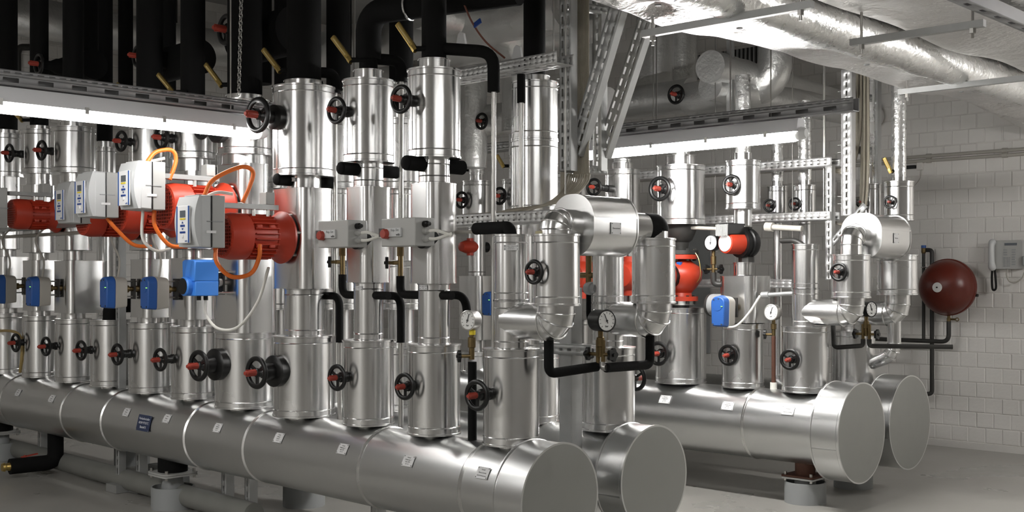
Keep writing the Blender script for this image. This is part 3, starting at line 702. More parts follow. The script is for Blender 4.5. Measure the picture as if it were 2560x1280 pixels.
# strut posts that hold the inverters
def strut(o, p0, p1, face, wd=.041, dp=.041, pitch=.054, name='strut', m=GALV, parent=None, rows=1, side=True, sl=.034, sh=.011):
    ex = (p1-p0).normalized(); L = (p1-p0).length; sd = ex.cross(face).normalized()
    b = MB(); b.perf(p0-sd*wd/2+face*dp/2, ex, sd, L, wd, pitch, sl, [wd*(k+.5)/rows for k in range(rows)], sh)
    for s_ in ((-1, 1) if side else (1,)):
        if side == 2: b.perf(p0+sd*s_*wd/2-face*dp/2, ex, face, L, dp, pitch, sl, [dp*.5], sh)
        else: b.box(p0+ex*L/2+sd*s_*wd/2, L, dp, .0005, ex, face, sd)
    return b.build(name, m, o, solid=.0025)
# ------------------------------------------------------------------ blue actuators on the valve boxes
def actuator(row, ua, u0, u1, v0, v1, label, big=False):
    tf = row.t(ua, u0, -.05); c = row.pt(ua, 0); ax = -row.ey
    dm = row.cam(ua)[1]-tf*row.s; z0, z1 = H-(v1-HZ)*dm/F, H-(v0-HZ)*dm/F; hz = (z1-z0)/2
    Fr = V((c.x, c.y, (z0+z1)/2))+ax*tf
    o = thing('valve_actuator', label, 'actuator', V((Fr.x, Fr.y, z0)), None if big else 'small blue actuators')
    hx = .052
    top = [(hx*math.cos(a), hz-hx*.8+hx*.8*math.sin(a)) for a in [PI*k/12 for k in range(13)]]
    poly = top+[(-hx*.93, -hz+.015), (-hx*.80, -hz), (hx*.80, -hz), (hx*.93, -hz+.015)]
    m = MB(); m.prism([(x*.96, y*.97) for x, y in poly], Fr, row.ex, Z_, -ax, -.0) if False else None
    m = MB(); m.prism(poly, Fr-ax*.055, row.ex, Z_, ax, .055, [(x*.90, y*.93) for x, y in poly]); m.build('blue_cover', BLUE, o, bev=.006)
    m = MB(); m.prism([(x*.88, y*.9) for x, y in poly], Fr-ax*.13, row.ex, Z_, ax, .076, [(x*.99, y*.99) for x, y in poly]); m.build('grey_body', BEIGE, o, bev=.004)
    m = MB(); m.lathe(Fr-ax*.002+Z_*hz*.38, ax, [(0,0),(hx*.68,0),(hx*.66,.004),(0,.004)], 24); m.build('dial', BLUE, o)
    for sx, sz in ((-.5,.72),(.15,.76),(-.6,-.82),(.55,-.82)):
        b_ = MB(); b_.cyl(Fr+row.ex*sx*hx+Z_*sz*hz-ax*.004, Fr+row.ex*sx*hx+Z_*sz*hz+ax*.0025, .005, 8); b_.build('screw', INK, o)
    b_ = MB(); b_.box(Fr+row.ex*hx*.6+Z_*hz*.3+ax*.002, .01, .005, .004, row.ex, ax, Z_); b_.build('indicator', GREEN, o)
    L = tf-.13-.08
    if L > .02:
        q = Fr-ax*.13+Z_*hz*.2
        b_ = MB(); b_.lathe(q, -ax, [(0,0),(.022,0),(.022,L*.3),(.014,L*.35),(.014,L*.7),(.02,L*.75),(.02,L),(0,L)], 14); b_.build('brass_gland', BRASSD, o)
        for sz in (-.045, .045):
            b_ = MB(); b_.cyl(q+Z_*sz, q+Z_*sz-ax*L, .0045, 8); b_.build('yoke_rod', STEEL, o)
        b_ = MB(); b_.box(q-ax*L*.7, .008, .05, .12, ax, row.ex, Z_); b_.build('yoke_plate', BLKS, o)
    return o, Fr, hz
act = {}
act[5] = actuator(RA, 482, 349, 393, 690, 775, 'blue actuator whose light shows green, beside the bright blue one')
act[4] = actuator(RA, 374, 248, 290, 690, 772, 'blue actuator beside the slotted strut post')
act[2] = actuator(RA, 183, 63, 103, 690, 767, 'blue actuator on the wide polished valve box')
act[1] = actuator(RA, 98, -20, 20, 686, 760, 'blue actuator cut by the picture edge')
act[9] = actuator(RC, 1857, 1776, 1828, 738, 818, 'blue actuator on the valve box under the small circulator')
act[3] = actuator(RC, 1292, 1203, 1230, 728, 790, 'blue actuator far back between the front pipes')
# the bright blue one
ax = -RA.ey; tf = RA.t(612, 452, -.06); zc = RA.z(612, 694, dy=-tf); Fr = RA.pt(612, zc)+ax*tf
o = thing('valve_actuator', 'bright blue boxy actuator with black disc below the frontmost inverter', 'actuator', Fr-Z_*.1)
m = MB(); m.prism([(-.062,-.02),(.062,-.02),(.066,.085),(.045,.093),(-.045,.093),(-.066,.085)], Fr-ax*.15, RA.ex, Z_, ax, .14); m.build('housing', LBLUE, o, bev=.006)
m = MB(); m.prism([(-.055,-.095),(.062,-.095),(.062,-.018),(-.055,-.018)], Fr-ax*.15, RA.ex, Z_, ax, .135); m.build('base_block', LBLUE, o, bev=.005)
m = MB(); m.lathe(Fr-ax*.13-Z_*.045-RA.ex*.01, ax, [(0,0),(.05,0),(.05,.14),(.044,.147),(0,.147)], 32); dr = m.build('drum', LBLUE, o)
m = MB(); m.lathe(Fr+ax*.0175-Z_*.045-RA.ex*.01, ax, [(0,0),(.042,0),(.042,.002),(0,.003)], 32); m.build('black_disc', BLKP, dr)
for sz in (.03, -.08):
    b = MB(); b.cyl(Fr-ax*.15+Z_*sz+RA.ex*.03, Fr-ax*(tf-.10)+Z_*sz+RA.ex*.03, .007, 10); b.build('yoke_rod', CHROME, o)
b = MB(); b.lathe(Fr-ax*.15-Z_*.025, -ax, [(0,0),(.018,0),(.018,.02),(.03,.025),(.03,.045),(.014,.05),(.014,max(.06,tf-.26)),(0,max(.06,tf-.26))], 18); b.build('coupling', STEEL, o)
b = MB(); b.box(Fr-ax*.20-Z_*.03, .012, .06, .12, ax, RA.ex, Z_); b.build('yoke_plate', BLKS, o)
for k in (0, 1):
    b = MB(); b.cyl(Fr-ax*(.07+.04*k)-Z_*.095, Fr-ax*(.07+.04*k)-Z_*.118, .012, 12); b.build('cable_gland', BLKP, o)
BA = Fr
# ------------------------------------------------------------------ junction boxes on the two slim risers
def jbox(row, ua, u0, v0, v1, label):
    hx = .115; tf = row.t(ua, u0, -hx-.0); ax = -row.ey; dm = row.cam(ua)[1]-(tf-.04)*row.s
    z0, z1 = H-(v1-HZ)*dm/F, H-(v0-HZ)*dm/F; hz = (z1-z0)/2; Fr = row.pt(ua, (z0+z1)/2)+ax*tf
    o = thing('junction_box', label, 'junction box', Fr-Z_*hz-ax*.045, 'grey junction boxes on the risers')
    m = MB(); m.box(Fr-ax*.055, .11, 2*hx, 2*hz, ax, row.ex, Z_); m.build('box_body', GREY, o, bev=.004)
    m = MB(); m.box(Fr+ax*.004-row.ex*hx*.28, .01, hx*1.05, hz*.62, ax, row.ex, Z_); pl = m.build('name_plate', GREYL, o)
    lettering(pl, 'Rep.-Set', Fr+ax*.0097-row.ex*hx*.1+Z_*hz*.15, row.ex, Z_, .016, GREYD); lettering(pl, 'wilo', Fr+ax*.0097+row.ex*hx*.1-Z_*hz*.18, row.ex, Z_, .016, INK)
    m = MB(); m.box(Fr+ax*.006-row.ex*hx*.86, .012, hx*.32, hz*.6, ax, row.ex, Z_); m.build('window', INK, o)
    m = MB(); m.lathe(Fr+ax*.002-row.ex*hx*.62-Z_*hz*.1, ax, [(0,0),(.022,0),(.021,.022),(.018,.026),(0,.026)], 20); m.build('red_knob', REDP, o)
    for k, sz in enumerate((.55, .05, -.5)):
        q = Fr-ax*.05+row.ex*hx+Z_*sz*hz
        b_ = MB(); b_.lathe(q, row.ex, [(0,0),(.014,0),(.014,.02),(.009,.024),(.009,.035),(0,.035)], 12); b_.build('cable_gland', BLKP if k == 0 else GREY, o)
        if k: b_ = MB(); b_.tube(bez([q+row.ex*.03, q+row.ex*.07+row.ey*.01, q+row.ex*.13+row.ey*.04+Z_*(-.02 if k == 1 else .02)]), .007, 8); b_.build('cable_tail', WCAB, o)
    m = MB(); m.lathe(Fr-ax*.10-Z_*.02+row.ex*.04, -ax, [(0,0),(.05,0),(.05,.06),(0,.06)], 24); m.build('motor_stub', BLKP, o)
    return o, Fr
jb8, q8 = jbox(RA, 921, 795, 552, 619, 'grey junction box with red knob nearest the frontmost red motor')
jb9, q9 = jbox(RA, 1085, 953, 546, 616, 'grey junction box with red knob nearest the cable trays')
# the cable between the boxes and the conduit beyond
b = MB(); b.tube(bez([q8+RA.ex*.24+RA.ey*.09, q8+RA.ex*.36+RA.ey*.2, q8+RA.ex*.52+RA.ey*.28]), .008, 8); tag(b.build('cable', BEIGE), 'short grey cable linking the two junction boxes', 'cable')
b = MB(); p = RA.px(1090, 583, .08); q = RA.px(1250, 577, .08); b.cyl(p, q, .008, 10); b.lathe(RA.px(1108,582,.08), RA.ex, [(0,0),(.017,0),(.017,.05),(0,.05)], 14)
tag(b.build('cable_conduit', BEIGE), 'grey conduit running from the junction box to the black hose', 'conduit')
# ------------------------------------------------------------------ trays
def tray(row, u0, u1, ur, vt, vb, label, dep=.10, pitch=.034, sl=.012, hang=True):
    d = row.cam(ur)[1]; z1, z0 = H-(vt-HZ)*d/F, H-(vb-HZ)*d/F; P = row.pt(ur, z0); x0, x1 = row.x(ur, u0), row.x(ur, u1)
    o = thing('cable_tray', label, 'cable tray', P+row.ex*x0); L = x1-x0; hh = z1-z0; p = P+row.ex*x0
    m = MB(); m.perf(p, row.ex, Z_, L, hh, pitch, sl, [hh*.28, hh*.72], .006); m.build('front_rail', TRAY, o, solid=.0016)
    m = MB(); m.perf(p, row.ex, row.ey, L, dep, pitch*2, sl*2.6, [dep*.25, dep*.75], .012); m.build('tray_floor', TRAY, o, solid=.0016)
    m = MB(); m.perf(p+row.ey*dep, row.ex, Z_, L, hh, pitch, sl, [hh*.28, hh*.72], .006); m.build('back_rail', TRAY, o, solid=.0016)
    for q in (.12, .5, .93):
        if hang: m = MB(); m.cyl(p+row.ey*(dep+.006)+row.ex*L*q, V(((p+row.ex*L*q).x, (p+row.ex*L*q).y, ZC))+row.ey*(dep+.006), .004, 6); m.build('hanger_rod', STEEL, o)
    return o, p, L, z0, z1
RT = Row(3.70, 45.1)
tray(RT, 780, 1392, 1392, 127, 156, 'slotted cable tray above the front risers', dep=.11)
tr2 = tray(RT, 780, 1425, 1300, 528, 558, 'slotted cable tray carrying the fanned beige cables', dep=.11)
RT2 = Row(6.58, 46.67)
tray(RT2, 1560, 2079, 2079, 392, 414, 'upper cable tray in front of the brick wall', dep=.12, pitch=.047, sl=.016)
tray(RT2, 1560, 2076, 2076, 527, 549, 'middle cable tray in front of the brick wall', dep=.12, pitch=.047, sl=.016)
tray(RT2, 1560, 1990, 1800, 698, 719, 'lower cable tray behind the blue actuator', dep=.12, pitch=.047, sl=.016)
# ------------------------------------------------------------------ hanging strut frame in the middle
RS = Row(3.86, 45.1)
o = thing('hanging_gantry', 'hanging frame of slotted posts and slanted struts', 'gantry', RS.px(1420, 425))
fr = -RS.ey
def spx(u, v, dy=0): return RS.px(u, v, dy)
def down(u, v0, v1, dy, wd, rows, **k):
    a = spx(u, v1, dy); b_ = spx(u, v0, dy) if v0 > 0 else V((a.x, a.y, ZC)); b_ = V((a.x, a.y, b_.z)); return strut(o, a, b_, fr, wd, name='post', rows=rows, **k)
down(1421, 0, 428, 0, .068, 2)
down(1500, 0, 428, .25, .052, 1)
for (u0, v0), (u1, v1), dy, wd in (((1556,-10),(1442,385),.05,.075),((1622,40),(1508,390),.28,.07)):
    a, b_ = spx(u1, v1, dy), spx(u0, v0, dy); strut(o, a, b_, (fr-(b_-a).normalized()*fr.dot((b_-a).normalized())).normalized(), wd, name='brace', rows=2)
for v, u0, u1 in ((420,1394,1518),(206,1396,1470),(12,1410,1520)):
    a = spx(u0, v, .03); L = .22 if v != 206 else .12
    strut(o, a, a+(RS.ex*.25+RS.ey*.97).normalized()*L*1.2, RS.ex, .036, .025, pitch=.03, sl=.012, name='crossbar')
# beige cables down the frame and out along the tray
o = thing('cable_bundle', 'thick bundle of beige cables fanning from the hanging frame onto the tray', 'cables', spx(1440, 520, .1))
zt = tr2[4]-.005
for k in range(22):
    w1 = (k % 11)/10; w2 = k//11
    u = 1441+w1*30; a = spx(u, 380, .06+.05*w2); top = V((a.x, a.y, ZC)); s0 = spx(1420+w1*54, 436, .05+.05*w2)
    m1 = spx(1414+w1*50, 462, .03+.05*w2); m2 = RT.px(1392+w1*36, 492+4*w2, .10); m3 = RT.px(1350+w1*38-w2*14, 508+8*(1-w1)+3*w2, .05+.04*w2)
    e0 = RT.px(1290-w1*14, 520, .02+.07*w1); e0.z = zt+.010*w2+.012*w1
    e1 = RT.px(1215, 530, .02+.07*w1); e1.z = zt-.004+.010*w2; e2 = RT.px(1000, 530, .02+.07*w1); e2.z = zt-.01+.01*w2
    b = MB(); b.tube(bez([top, a*.5+top*.5, a, s0, m1, m2, m3, e0, e1, e2], 6), .0044, 6); b.build('cable', BCAB, o)
for k in range(3):
    a = spx(1404+k*3, 400, .03); b = MB(); b.cyl(V((a.x,a.y,a.z-.35)), V((a.x,a.y,ZC)), .006, 6); b.build('cable', BCAB, o)
# ------------------------------------------------------------------ cable ladder by the wall
RL = Row(6.62, 46.67)
o = thing('cable_ladder', 'slotted double post ladder with cables before the brick wall', 'cable ladder', RL.px(2120, 560))
LF = -Y_
a = RL.px(2121, 540); strut(o, a, V((a.x, a.y, 2.62)), LF, .068, .05, pitch=.052, sl=.032, sh=.012, name='post', m=TRAY)
a = RL.px(2187, 566, .30); strut(o, a, V((a.x, a.y, 2.62)), LF, .062, .05, pitch=.052, sl=.032, sh=.012, name='post')
for v in (238, 372, 500):
    a = RL.px(2100, v); b_ = RL.px(2187, v+10, .30); strut(o, a, V((b_.x, b_.y, a.z)), X_, .045, .03, pitch=.03, sl=.012, sh=.008, name='rung')
a = RL.px(2076, 700, -.0); strut(o, a, V((a.x, a.y, RL.z(2076, 412))), LF, .04, .045, pitch=.052, sl=.032, sh=.011, name='tray_post', m=TRAY)
a = RL.px(2070, 620); b_ = RL.px(2165, 512); strut(o, a, b_, LF, .035, .02, name='brace')
o = thing('cable_bundle', 'beige cables climbing the ladder before the brick wall', 'cables', RL.px(2150, 560))
for k in range(10):
    u = 2140+k*2.9; a = RL.px(u, 500, .12+.02*(k % 3)); t_ = RL.px(u+4, 190, .12+.02*(k % 3))
    if k < 4: e = [RL.px(2128, 415+k*4, .1), RL.px(2095, 425+k*2, .08), RL.px(2060, 408+k, .06)]; a = RL.px(u, 340, .12)
    elif k < 8: e = [RL.px(2132, 545+k*2, .1), RL.px(2100, 560, .08), RL.px(2060, 545, .06)]
    else: e = [RL.px(2120, 600, .1), RL.px(2110, 700, .1), RL.px(2100, 800, .1)]
    b = MB(); b.tube(bez([t_+Z_*.25, t_, a]+e, 8), .0085, 6); b.build('cable', BCAB, o)
letters = None
# ------------------------------------------------------------------ pressure gauges
def gauge(label, c, n, r, dep, bm, needle=1.9, brass=True, down=0.0, body_black=False):
    n = n.normalized(); ex = Z_.cross(n).normalized(); o = thing('pressure_gauge', label, 'gauge', c-n*dep/2-Z_*(r+down))
    m = MB(); m.lathe(c-n*dep, n, [(0,0),(r*.96,0),(r,.006),(r,dep-.004),(r*1.04,dep-.002),(r*1.04,dep+.004),(r*.95,dep+.006),(r*.9,dep+.001),(0,dep+.001)], 36); m.build('case', bm, o)
    m = MB(); m.lathe(c+n*.0015, n, [(0,0),(r*.9,0),(r*.9,.001),(0,.001)], 36); dl = m.build('dial', DIAL, o)
    for k in range(11):
        a = math.radians(225-27*k); d = ex*math.cos(a)+Z_*math.sin(a); b_ = MB(); b_.box(c+n*.0032+d*r*.74, r*.16, r*.035, .001, d, n.cross(d), n); b_.build('tick', INK, dl)
    d = ex*math.cos(needle)+Z_*math.sin(needle); b_ = MB(); b_.box(c+n*.005+d*r*.22, r*.95, r*.07, .0015, d, n.cross(d), n); b_.cyl(c+n*.003, c+n*.007, r*.1, 12); b_.build('needle', INK, dl)
    lettering(dl, 'bar', c+n*.0034-Z_*r*.5, ex, Z_, r*.28, INK)
    if down:
        q = c-n*dep*.55-Z_*r*.9
        b_ = MB(); b_.lathe(q, -Z_, [(0,0),(.011,0),(.011,down*.25),(.017,down*.27),(.017,down*.6),(.012,down*.62),(.012,down),(0,down)], 14); b_.build('brass_fitting', BRASSD, o)
    return o
def cock(parent, p, ax, Rk=.024, L=.05, m=BLKP):
    """small valve with lobed black knob"""
    b = MB(); b.cyl(p, p+ax*L, .008, 10); b.build('valve_spindle', BRASSD, parent)
    a, b2, c = frame(ax); pts = []
    for k in range(40):
        t = 2*PI*k/40; rr = Rk*(1+.13*math.cos(5*t)); pts.append((rr*math.cos(t), rr*math.sin(t)))
    b = MB(); b.prism(pts, p+ax*L, a, b2, ax, .014); b.cyl(p+ax*(L+.012), p+ax*(L+.02), .007, 8); b.build('knob', m, parent)
g1c = RA.px(1170, 801, -.03)
g1 = gauge('steel pressure gauge with yellow ring before the front header end', g1c, -RA.ey+RA.ex*.12, .042, .045, STEEL, 1.25, down=.13)
q = g1c-(-RA.ey)*.025-Z_*.038
b = MB(); b.cyl(q-Z_*.004, q-Z_*.024, .0135, 14); b.build('yellow_ring', YEL, g1)
cock(g1, q-Z_*.115, (-RA.ey*.6-RA.ex*.4).normalized(), .024, .05)
zb = HZA+.15
b = MB(); p = RA.px(1180, 890, -.005); b.cyl(V((q.x,q.y,q.z-.14)), V((q.x,q.y,zb)), .019, 18); tag(b.build('insulated_pipe', BLK), 'upright black hose under the steel gauge on the front header', 'pipe')
# gauge 2: black case, twin valves, black pipes
c2_ = RA.px(1516, 802, .25); g2 = gauge('black pressure gauge on twin valves between the two overflow elbows', c2_, RA.ex*1.0-RA.ey*.25, .045, .075, BLKP, 2.0, down=.11)
q = c2_-(RA.ex*1.0-RA.ey*.25).normalized()*.041-Z_*.04
for sx, L in ((-1,.045),(1,.045)): cock(g2, q-Z_*.10+RA.ex*sx*.012, RA.ex*sx, .026, L)
for sx in (-1, 1):
    b = MB(); b.cyl(q-Z_*.04+RA.ey*0+RA.ex*sx*.014, q-Z_*.14+RA.ex*sx*.014, .009, 10); b.build('brass_leg', BRASSD, g2)
e = q-Z_*.14
P1b = RA.pt(1278, 0, RA.x(1278, 1372)); z0 = RA.z(1278, 845, dx=.2)
b = MB(); b.tube(fillet([V((P1b.x,P1b.y,z0+.03)), V((P1b.x,P1b.y,e.z-.028)), e-RA.ex*.02-Z_*.012], .035), .020, 16); tag(b.build('insulated_pipe', BLK), 'black bent hose from the first overflow elbow to the twin valves', 'pipe')
P2b = RB.pt(1520, 0, RB.x(1520, 1625)); z0 = RB.z(1520, 838, dx=.25)
b = MB(); b.tube(fillet([V((P2b.x,P2b.y,z0+.03)), V((P2b.x,P2b.y,e.z-.02)), e+RA.ex*.03-Z_*.014], .035), .020, 16); tag(b.build('insulated_pipe', BLK), 'black bent hose from the second overflow elbow to the twin valves', 'pipe')
b = MB(); b.tube(fillet([e+RA.ex*.034-Z_*.013, e-Z_*.013+RA.ex*.012, e+RA.ex*.012+Z_*.01], .012), .015, 12); b.build('steel_elbow', STEEL, g2)
# gauge 3: by the small circulator
c3_ = RC.px(1777, 607, -.12); g3 = gauge('black-cased gauge beside the small red circulator', c3_, -RC.ey+RC.ex*-.05, .049, .05, BLKP, 1.45, down=.15)
q = c3_+RC.ey*.03-Z_*.045
cock(g3, q-Z_*.12, -RC.ex, .028, .045); cock(g3, q-Z_*.12, RC.ex, .028, .045)
pp = RC.pt(1857, 0)
b = MB(); b.tube(fillet([q-Z_*.14, q-Z_*.215, V((pp.x, pp.y, q.z-.215))], .03), .018, 14); b.build('iron_elbow', BLKS, g3)
# gauge 4: thin riser on the third header
c4_ = RC.px(1928, 781, -.02); g4 = gauge('steel pressure gauge on a thin rusty pipe', c4_, -RC.ey, .048, .05, STEEL, 1.25, down=.10)
q = c4_+RC.ey*.028-Z_*.045
cock(g4, q-Z_*.09, (-RC.ex*.9-RC.ey*.4).normalized(), .027, .045)
b = MB(); b.cyl(V((q.x,q.y,q.z-.10)), V((q.x,q.y,.645)), .013, 12); b.build('rusty_pipe', RUST, g4)
b = MB(); b.cyl(V((q.x,q.y,.645)), V((q.x,q.y,.70)), .021, 14); b.build('pipe_sleeve', WCAB, g4)
# gauge 5: black, by the ladder
c5_ = RC.px(2178, 773, .25); g5 = gauge('black pressure gauge on twin valves near the brick wall', c5_, RC.ex-RC.ey*.3, .046, .07, BLKP, 1.9, down=.12)
q = c5_-(RC.ex-RC.ey*.3).normalized()*.039-Z_*.04
for sx in (-1, 1):
    cock(g5, q-Z_*.11+RC.ex*sx*.012, RC.ex*sx, .028, .05)
    b = MB(); b.cyl(q-Z_*.05+RC.ex*sx*.02, q-Z_*.16+RC.ex*sx*.02, .010, 10); b.build('brass_leg', BRASSD, g5)
e = q-Z_*.16
b = MB(); b.tube(fillet([e-RC.ex*.02+Z_*.02, e-RC.ex*.02-Z_*.02, e-RC.ex*.21-Z_*.04, e-RC.ex*.22+Z_*.17], .03), .014, 12); b.build('iron_elbow', BLKS, g5)
b = MB(); b.tube(fillet([e+RC.ex*.02+Z_*.02, e+RC.ex*.02-Z_*.02, e+RC.ex*.42+RC.ey*.25-Z_*.02], .03), .014, 12); b.build('iron_elbow', BLKS, g5)
# small gauge drum behind pump in the middle
for u, v, lab in ((1500,688,'black lobed cock behind the first overflow valve'),):
    p = RB.px(u-28, v, -.02); o = thing('drain_cock', lab, 'valve', p-Z_*.1)
    b = MB(); b.cyl(p-RB.ex*.05, p+RB.ex*.03, .013, 12); b.cyl(p-Z_*.04, p+Z_*.10, .014, 12); b.build('brass_body', BRASSD, o); cock(o, p+RB.ex*.02, RB.ex, .026, .05)
    b = MB(); b.tube(fillet([p-Z_*.03, p-Z_*.20, p-Z_*.24+RB.ex*.04], .03), .012, 10); b.build('drain_hose', BLK, o)
    b = MB(); b.lathe(p-Z_*.06+RB.ex*.0, RB.ex-RB.ey*.4, [(0,0),(.03,0),(.03,.05),(.024,.055),(.024,.09),(0,.09)], 18); b.build('sensor_head', GREYD, o)
# cocks with brass body between the slim risers, black drain pipes below
for k, (u, v, ub, lab, lab2) in enumerate(((838,655,921,'black lobed drain cock beside the first junction box','black drain pipe curling below the first junction box'),(983,657,1085,'black lobed drain cock beside the second junction box','black drain pipe curling below the second junction box'))):
    p = RA.px(u+18, v, -.01); o = thing('drain_cock', lab, 'valve', p-Z_*.06)
    b = MB(); b.cyl(p-Z_*.06, p+Z_*.05, .012, 12); b.cyl(p-RA.ey*.0, p-RA.ex*.03-RA.ey*.02, .010, 10); b.build('brass_body', BRASSD, o)
    b = MB(); b.cyl(p+Z_*.03, p+Z_*.075, .016, 6); b.build('nut', BRASSD, o); cock(o, p-RA.ex*.02-RA.ey*.015, (-RA.ey*.75-RA.ex*.65).normalized(), .025, .03)
    z1 = p.z-.06; zl = RA.z(ub, 738)
    b = MB(); b.tube(fillet([V((p.x,p.y,z1)), V((p.x,p.y,zl)), V((p.x,p.y,zl))+RA.ex*.35], .10), .019, 16)
    tag(b.build('drain_pipe', BLK), lab2, 'pipe')
    qd = RA.px(u+11+8*k, 740, .10); b = MB(); b.tube(fillet([qd-RA.ex*.30+Z_*.0, qd, V((qd.x,qd.y,RA.z(u, 860)))], .06), .019, 16)
    tag(b.build('drain_pipe', BLK), ('black straight drop pipe left of the first slim riser' if not k else 'black straight drop pipe left of the second slim riser').replace('left of','beside'), 'pipe')
    b = MB(); b.cyl(V((qd.x,qd.y,RA.z(u,862))), V((qd.x,qd.y,HZA+.1)), .012, 12); tag(b.build('drop_pipe', STEEL), ('bare steel drop pipe beside the first slim riser foot' if not k else 'bare steel drop pipe beside the second slim riser foot'), 'pipe')
q = RA.px(1150, 738, .12); b = MB(); b.tube(fillet([q-RA.ex*.25, q+RA.ex*.04, q+RA.ex*.05-Z_*.14], .07), .019, 16); tag(b.build('drain_pipe', BLK), 'black drain bend above the steel gauge', 'pipe')
q = RA.px(1190, 572, .02); e = RA.pt(1278, RA.z(1278, 590)-.01); b = MB(); b.tube(fillet([q, V((e.x,e.y,q.z))-RA.ex*.01, e], .06), .026, 18); tag(b.build('insulated_pipe', BLK), 'thick black hose bending into the top of the header end riser', 'pipe')
# stubs of black tees at the slim neck pipes
for u, v, r, lab in ((760,453,.030,'frontmost red pump'),(921,426,.030,'first junction box'),(1085,413,.033,'second junction box')):
    p = RA.pt(u, RA.z(u, v)); o = thing('sensor_pipe', 'black rounded hose through the neck above the '+lab, 'pipe', p-Z_*r)
    b = MB(); b.tube([p-RA.ey*.16, p-RA.ey*.15, p+RA.ey*.17], r, 16); b.build('hose', BLK, o)
    b = MB(); b.lathe(p-RA.ey*.155, -RA.ey, [(r,0),(r*.9,.012),(r*.5,.02),(0,.022)], 16); b.build('rounded_end', BLK, o)
# black drop with bare steel pipe (right of the second slim riser)
RV = Row(3.55, 45.1)
a = RA.pt(1085, RA.z(1085, 120)); p = RV.px(1234, 130); q = V((p.x, p.y, RV.z(1234, 230)))
b = MB(); b.tube(fillet([a, V((p.x,p.y,p.z+.0)), q], .07), .027, 18)
o = thing('drop_pipe', 'black hose bend with long bare steel drop pipe before the trays', 'pipe', V((p.x,p.y,RV.z(1234,545)))); b.build('insulated_bend', BLK, o)
b = MB(); b.cyl(V((p.x,p.y,q.z+.01)), V((p.x,p.y,RV.z(1234,880))), .011, 14); b.build('steel_pipe', STEEL, o)
a = RA.pt(921, RA.z(921, 146)); p = RV.px(1003, 140); b = MB(); b.tube(fillet([a, V((p.x,p.y,a.z)), V((p.x,p.y,a.z-.1))], .06), .027, 18)
o = thing('drop_pipe', 'black hose bend with steel drop pipe between the slim risers', 'pipe', V((p.x,p.y,1.0))); b.build('insulated_bend', BLK, o)
b = MB(); b.cyl(V((p.x,p.y,a.z-.08)), V((p.x,p.y,.9)), .011, 14); b.build('steel_pipe', STEEL, o)
a = RA.pt(760, RA.z(760, 178)); p = RV.px(838, 178); b = MB(); b.tube(fillet([a, V((p.x,p.y,a.z)), V((p.x,p.y,a.z-.1))], .06), .027, 18)
o = thing('drop_pipe', 'black hose bend with steel drop pipe past the frontmost red pump', 'pipe', V((p.x,p.y,1.0))); b.build('insulated_bend', BLK, o)
b = MB(); b.cyl(V((p.x,p.y,a.z-.08)), V((p.x,p.y,.9)), .011, 14); b.build('steel_pipe', STEEL, o)
RV2 = Row(3.80, 45.1); p = RV2.px(1303, 160)
o = thing('drop_pipe', 'short black sleeve with bare steel pipe before the tall tank riser', 'pipe', V((p.x,p.y,RV2.z(1303,535))))
b = MB(); b.cyl(V((p.x,p.y,p.z)), V((p.x,p.y,RV2.z(1303,257))), .019, 16); b.build('insulated_sleeve', BLK, o)
b = MB(); b.cyl(V((p.x,p.y,p.z-.1)), V((p.x,p.y,RV2.z(1303,535))), .011, 14); b.build('steel_pipe', STEEL, o)
# ------------------------------------------------------------------ brass angle thermometers
def thermo(row, u0, v0, u1, v1, dy, label):
    a, b_ = row.px(u1, v1, dy), row.px(u0, v0, dy-.02)      # a = socket, b = tip
    o = thing('angle_thermometer', label, 'thermometer', a, 'brass angle thermometers')
    ax = (b_-a).normalized(); L = (b_-a).length; n = (-row.ey+row.ex*.35); n = (n-ax*n.dot(ax)).normalized(); sd = ax.cross(n)
    m = MB(); m.prism([(-.013,-.008),(.013,-.008),(.013,.004),(.008,.008),(-.008,.008),(-.013,.004)], a, sd, n, ax, L); m.build('brass_case', BRASS, o)
    m = MB(); m.box(a+ax*L*.56+n*.0085, L*.7, .008, .003, ax, sd, n); m.build('scale_tube', CLEAR if False else mat('scale_tube', (.55,.42,.18), .25), o)
    m = MB(); m.lathe(a-ax*.012, ax, [(0,0),(.015,0),(.015,.018),(.013,.03),(0,.03)], 6); m.build('socket_nut', BRASS, o)
    m = MB(); m.cyl(a, a+row.ex*.06+row.ey*.05, .012, 12); m.build('black_sleeve', BLK, o)
for u0, v0, u1, v1, dy, lab in ((658,124,698,176,-.10,'brass angle thermometer beside the wide black riser pipe'),(832,93,875,150,-.08,'brass angle thermometer under the black bend'),(994,60,1036,122,-.08,'brass angle thermometer highest up near the trays'),
                           (514,161,552,212,-.10,'brass angle thermometer beside the hanging chain'),(395,186,432,230,-.12,'brass angle thermometer just above the lamp rail'),(22,268,54,300,-.12,'brass angle thermometer below the lamp at the edge'),
                           (292,210,318,244,-.12,'brass angle thermometer tip peeping over the lamp rail'),(126,262,140,290,-.1,'brass angle thermometer hidden behind the lamp tube')):
    thermo(RA, u0, v0, u1, v1, dy, lab)
thermo(RC, 1142, 400, 1160, 425, -.05, 'brass angle thermometer on the foil-topped riser behind the tray')
thermo(RC, 1242, 388, 1258, 415, -.05, 'brass angle thermometer behind the bare steel drop pipe')
thermo(RD, 2210, 395, 2226, 428, -.05, 'brass angle thermometer on the foil pipe nearest the wall')
# ------------------------------------------------------------------ black pipework under the ceiling
def ceil_pipe(row, u, wpx, v1, label, dy=0):
    p = row.px(u, v1, dy); r = wpx/2/Row(row.D+dy, math.degrees(row.p)).sc(u)
    b = MB(); b.cyl(p, V((p.x, p.y, ZC-.002)), r, 26); return tag(b.build('insulated_pipe', BLK), label, 'pipe')
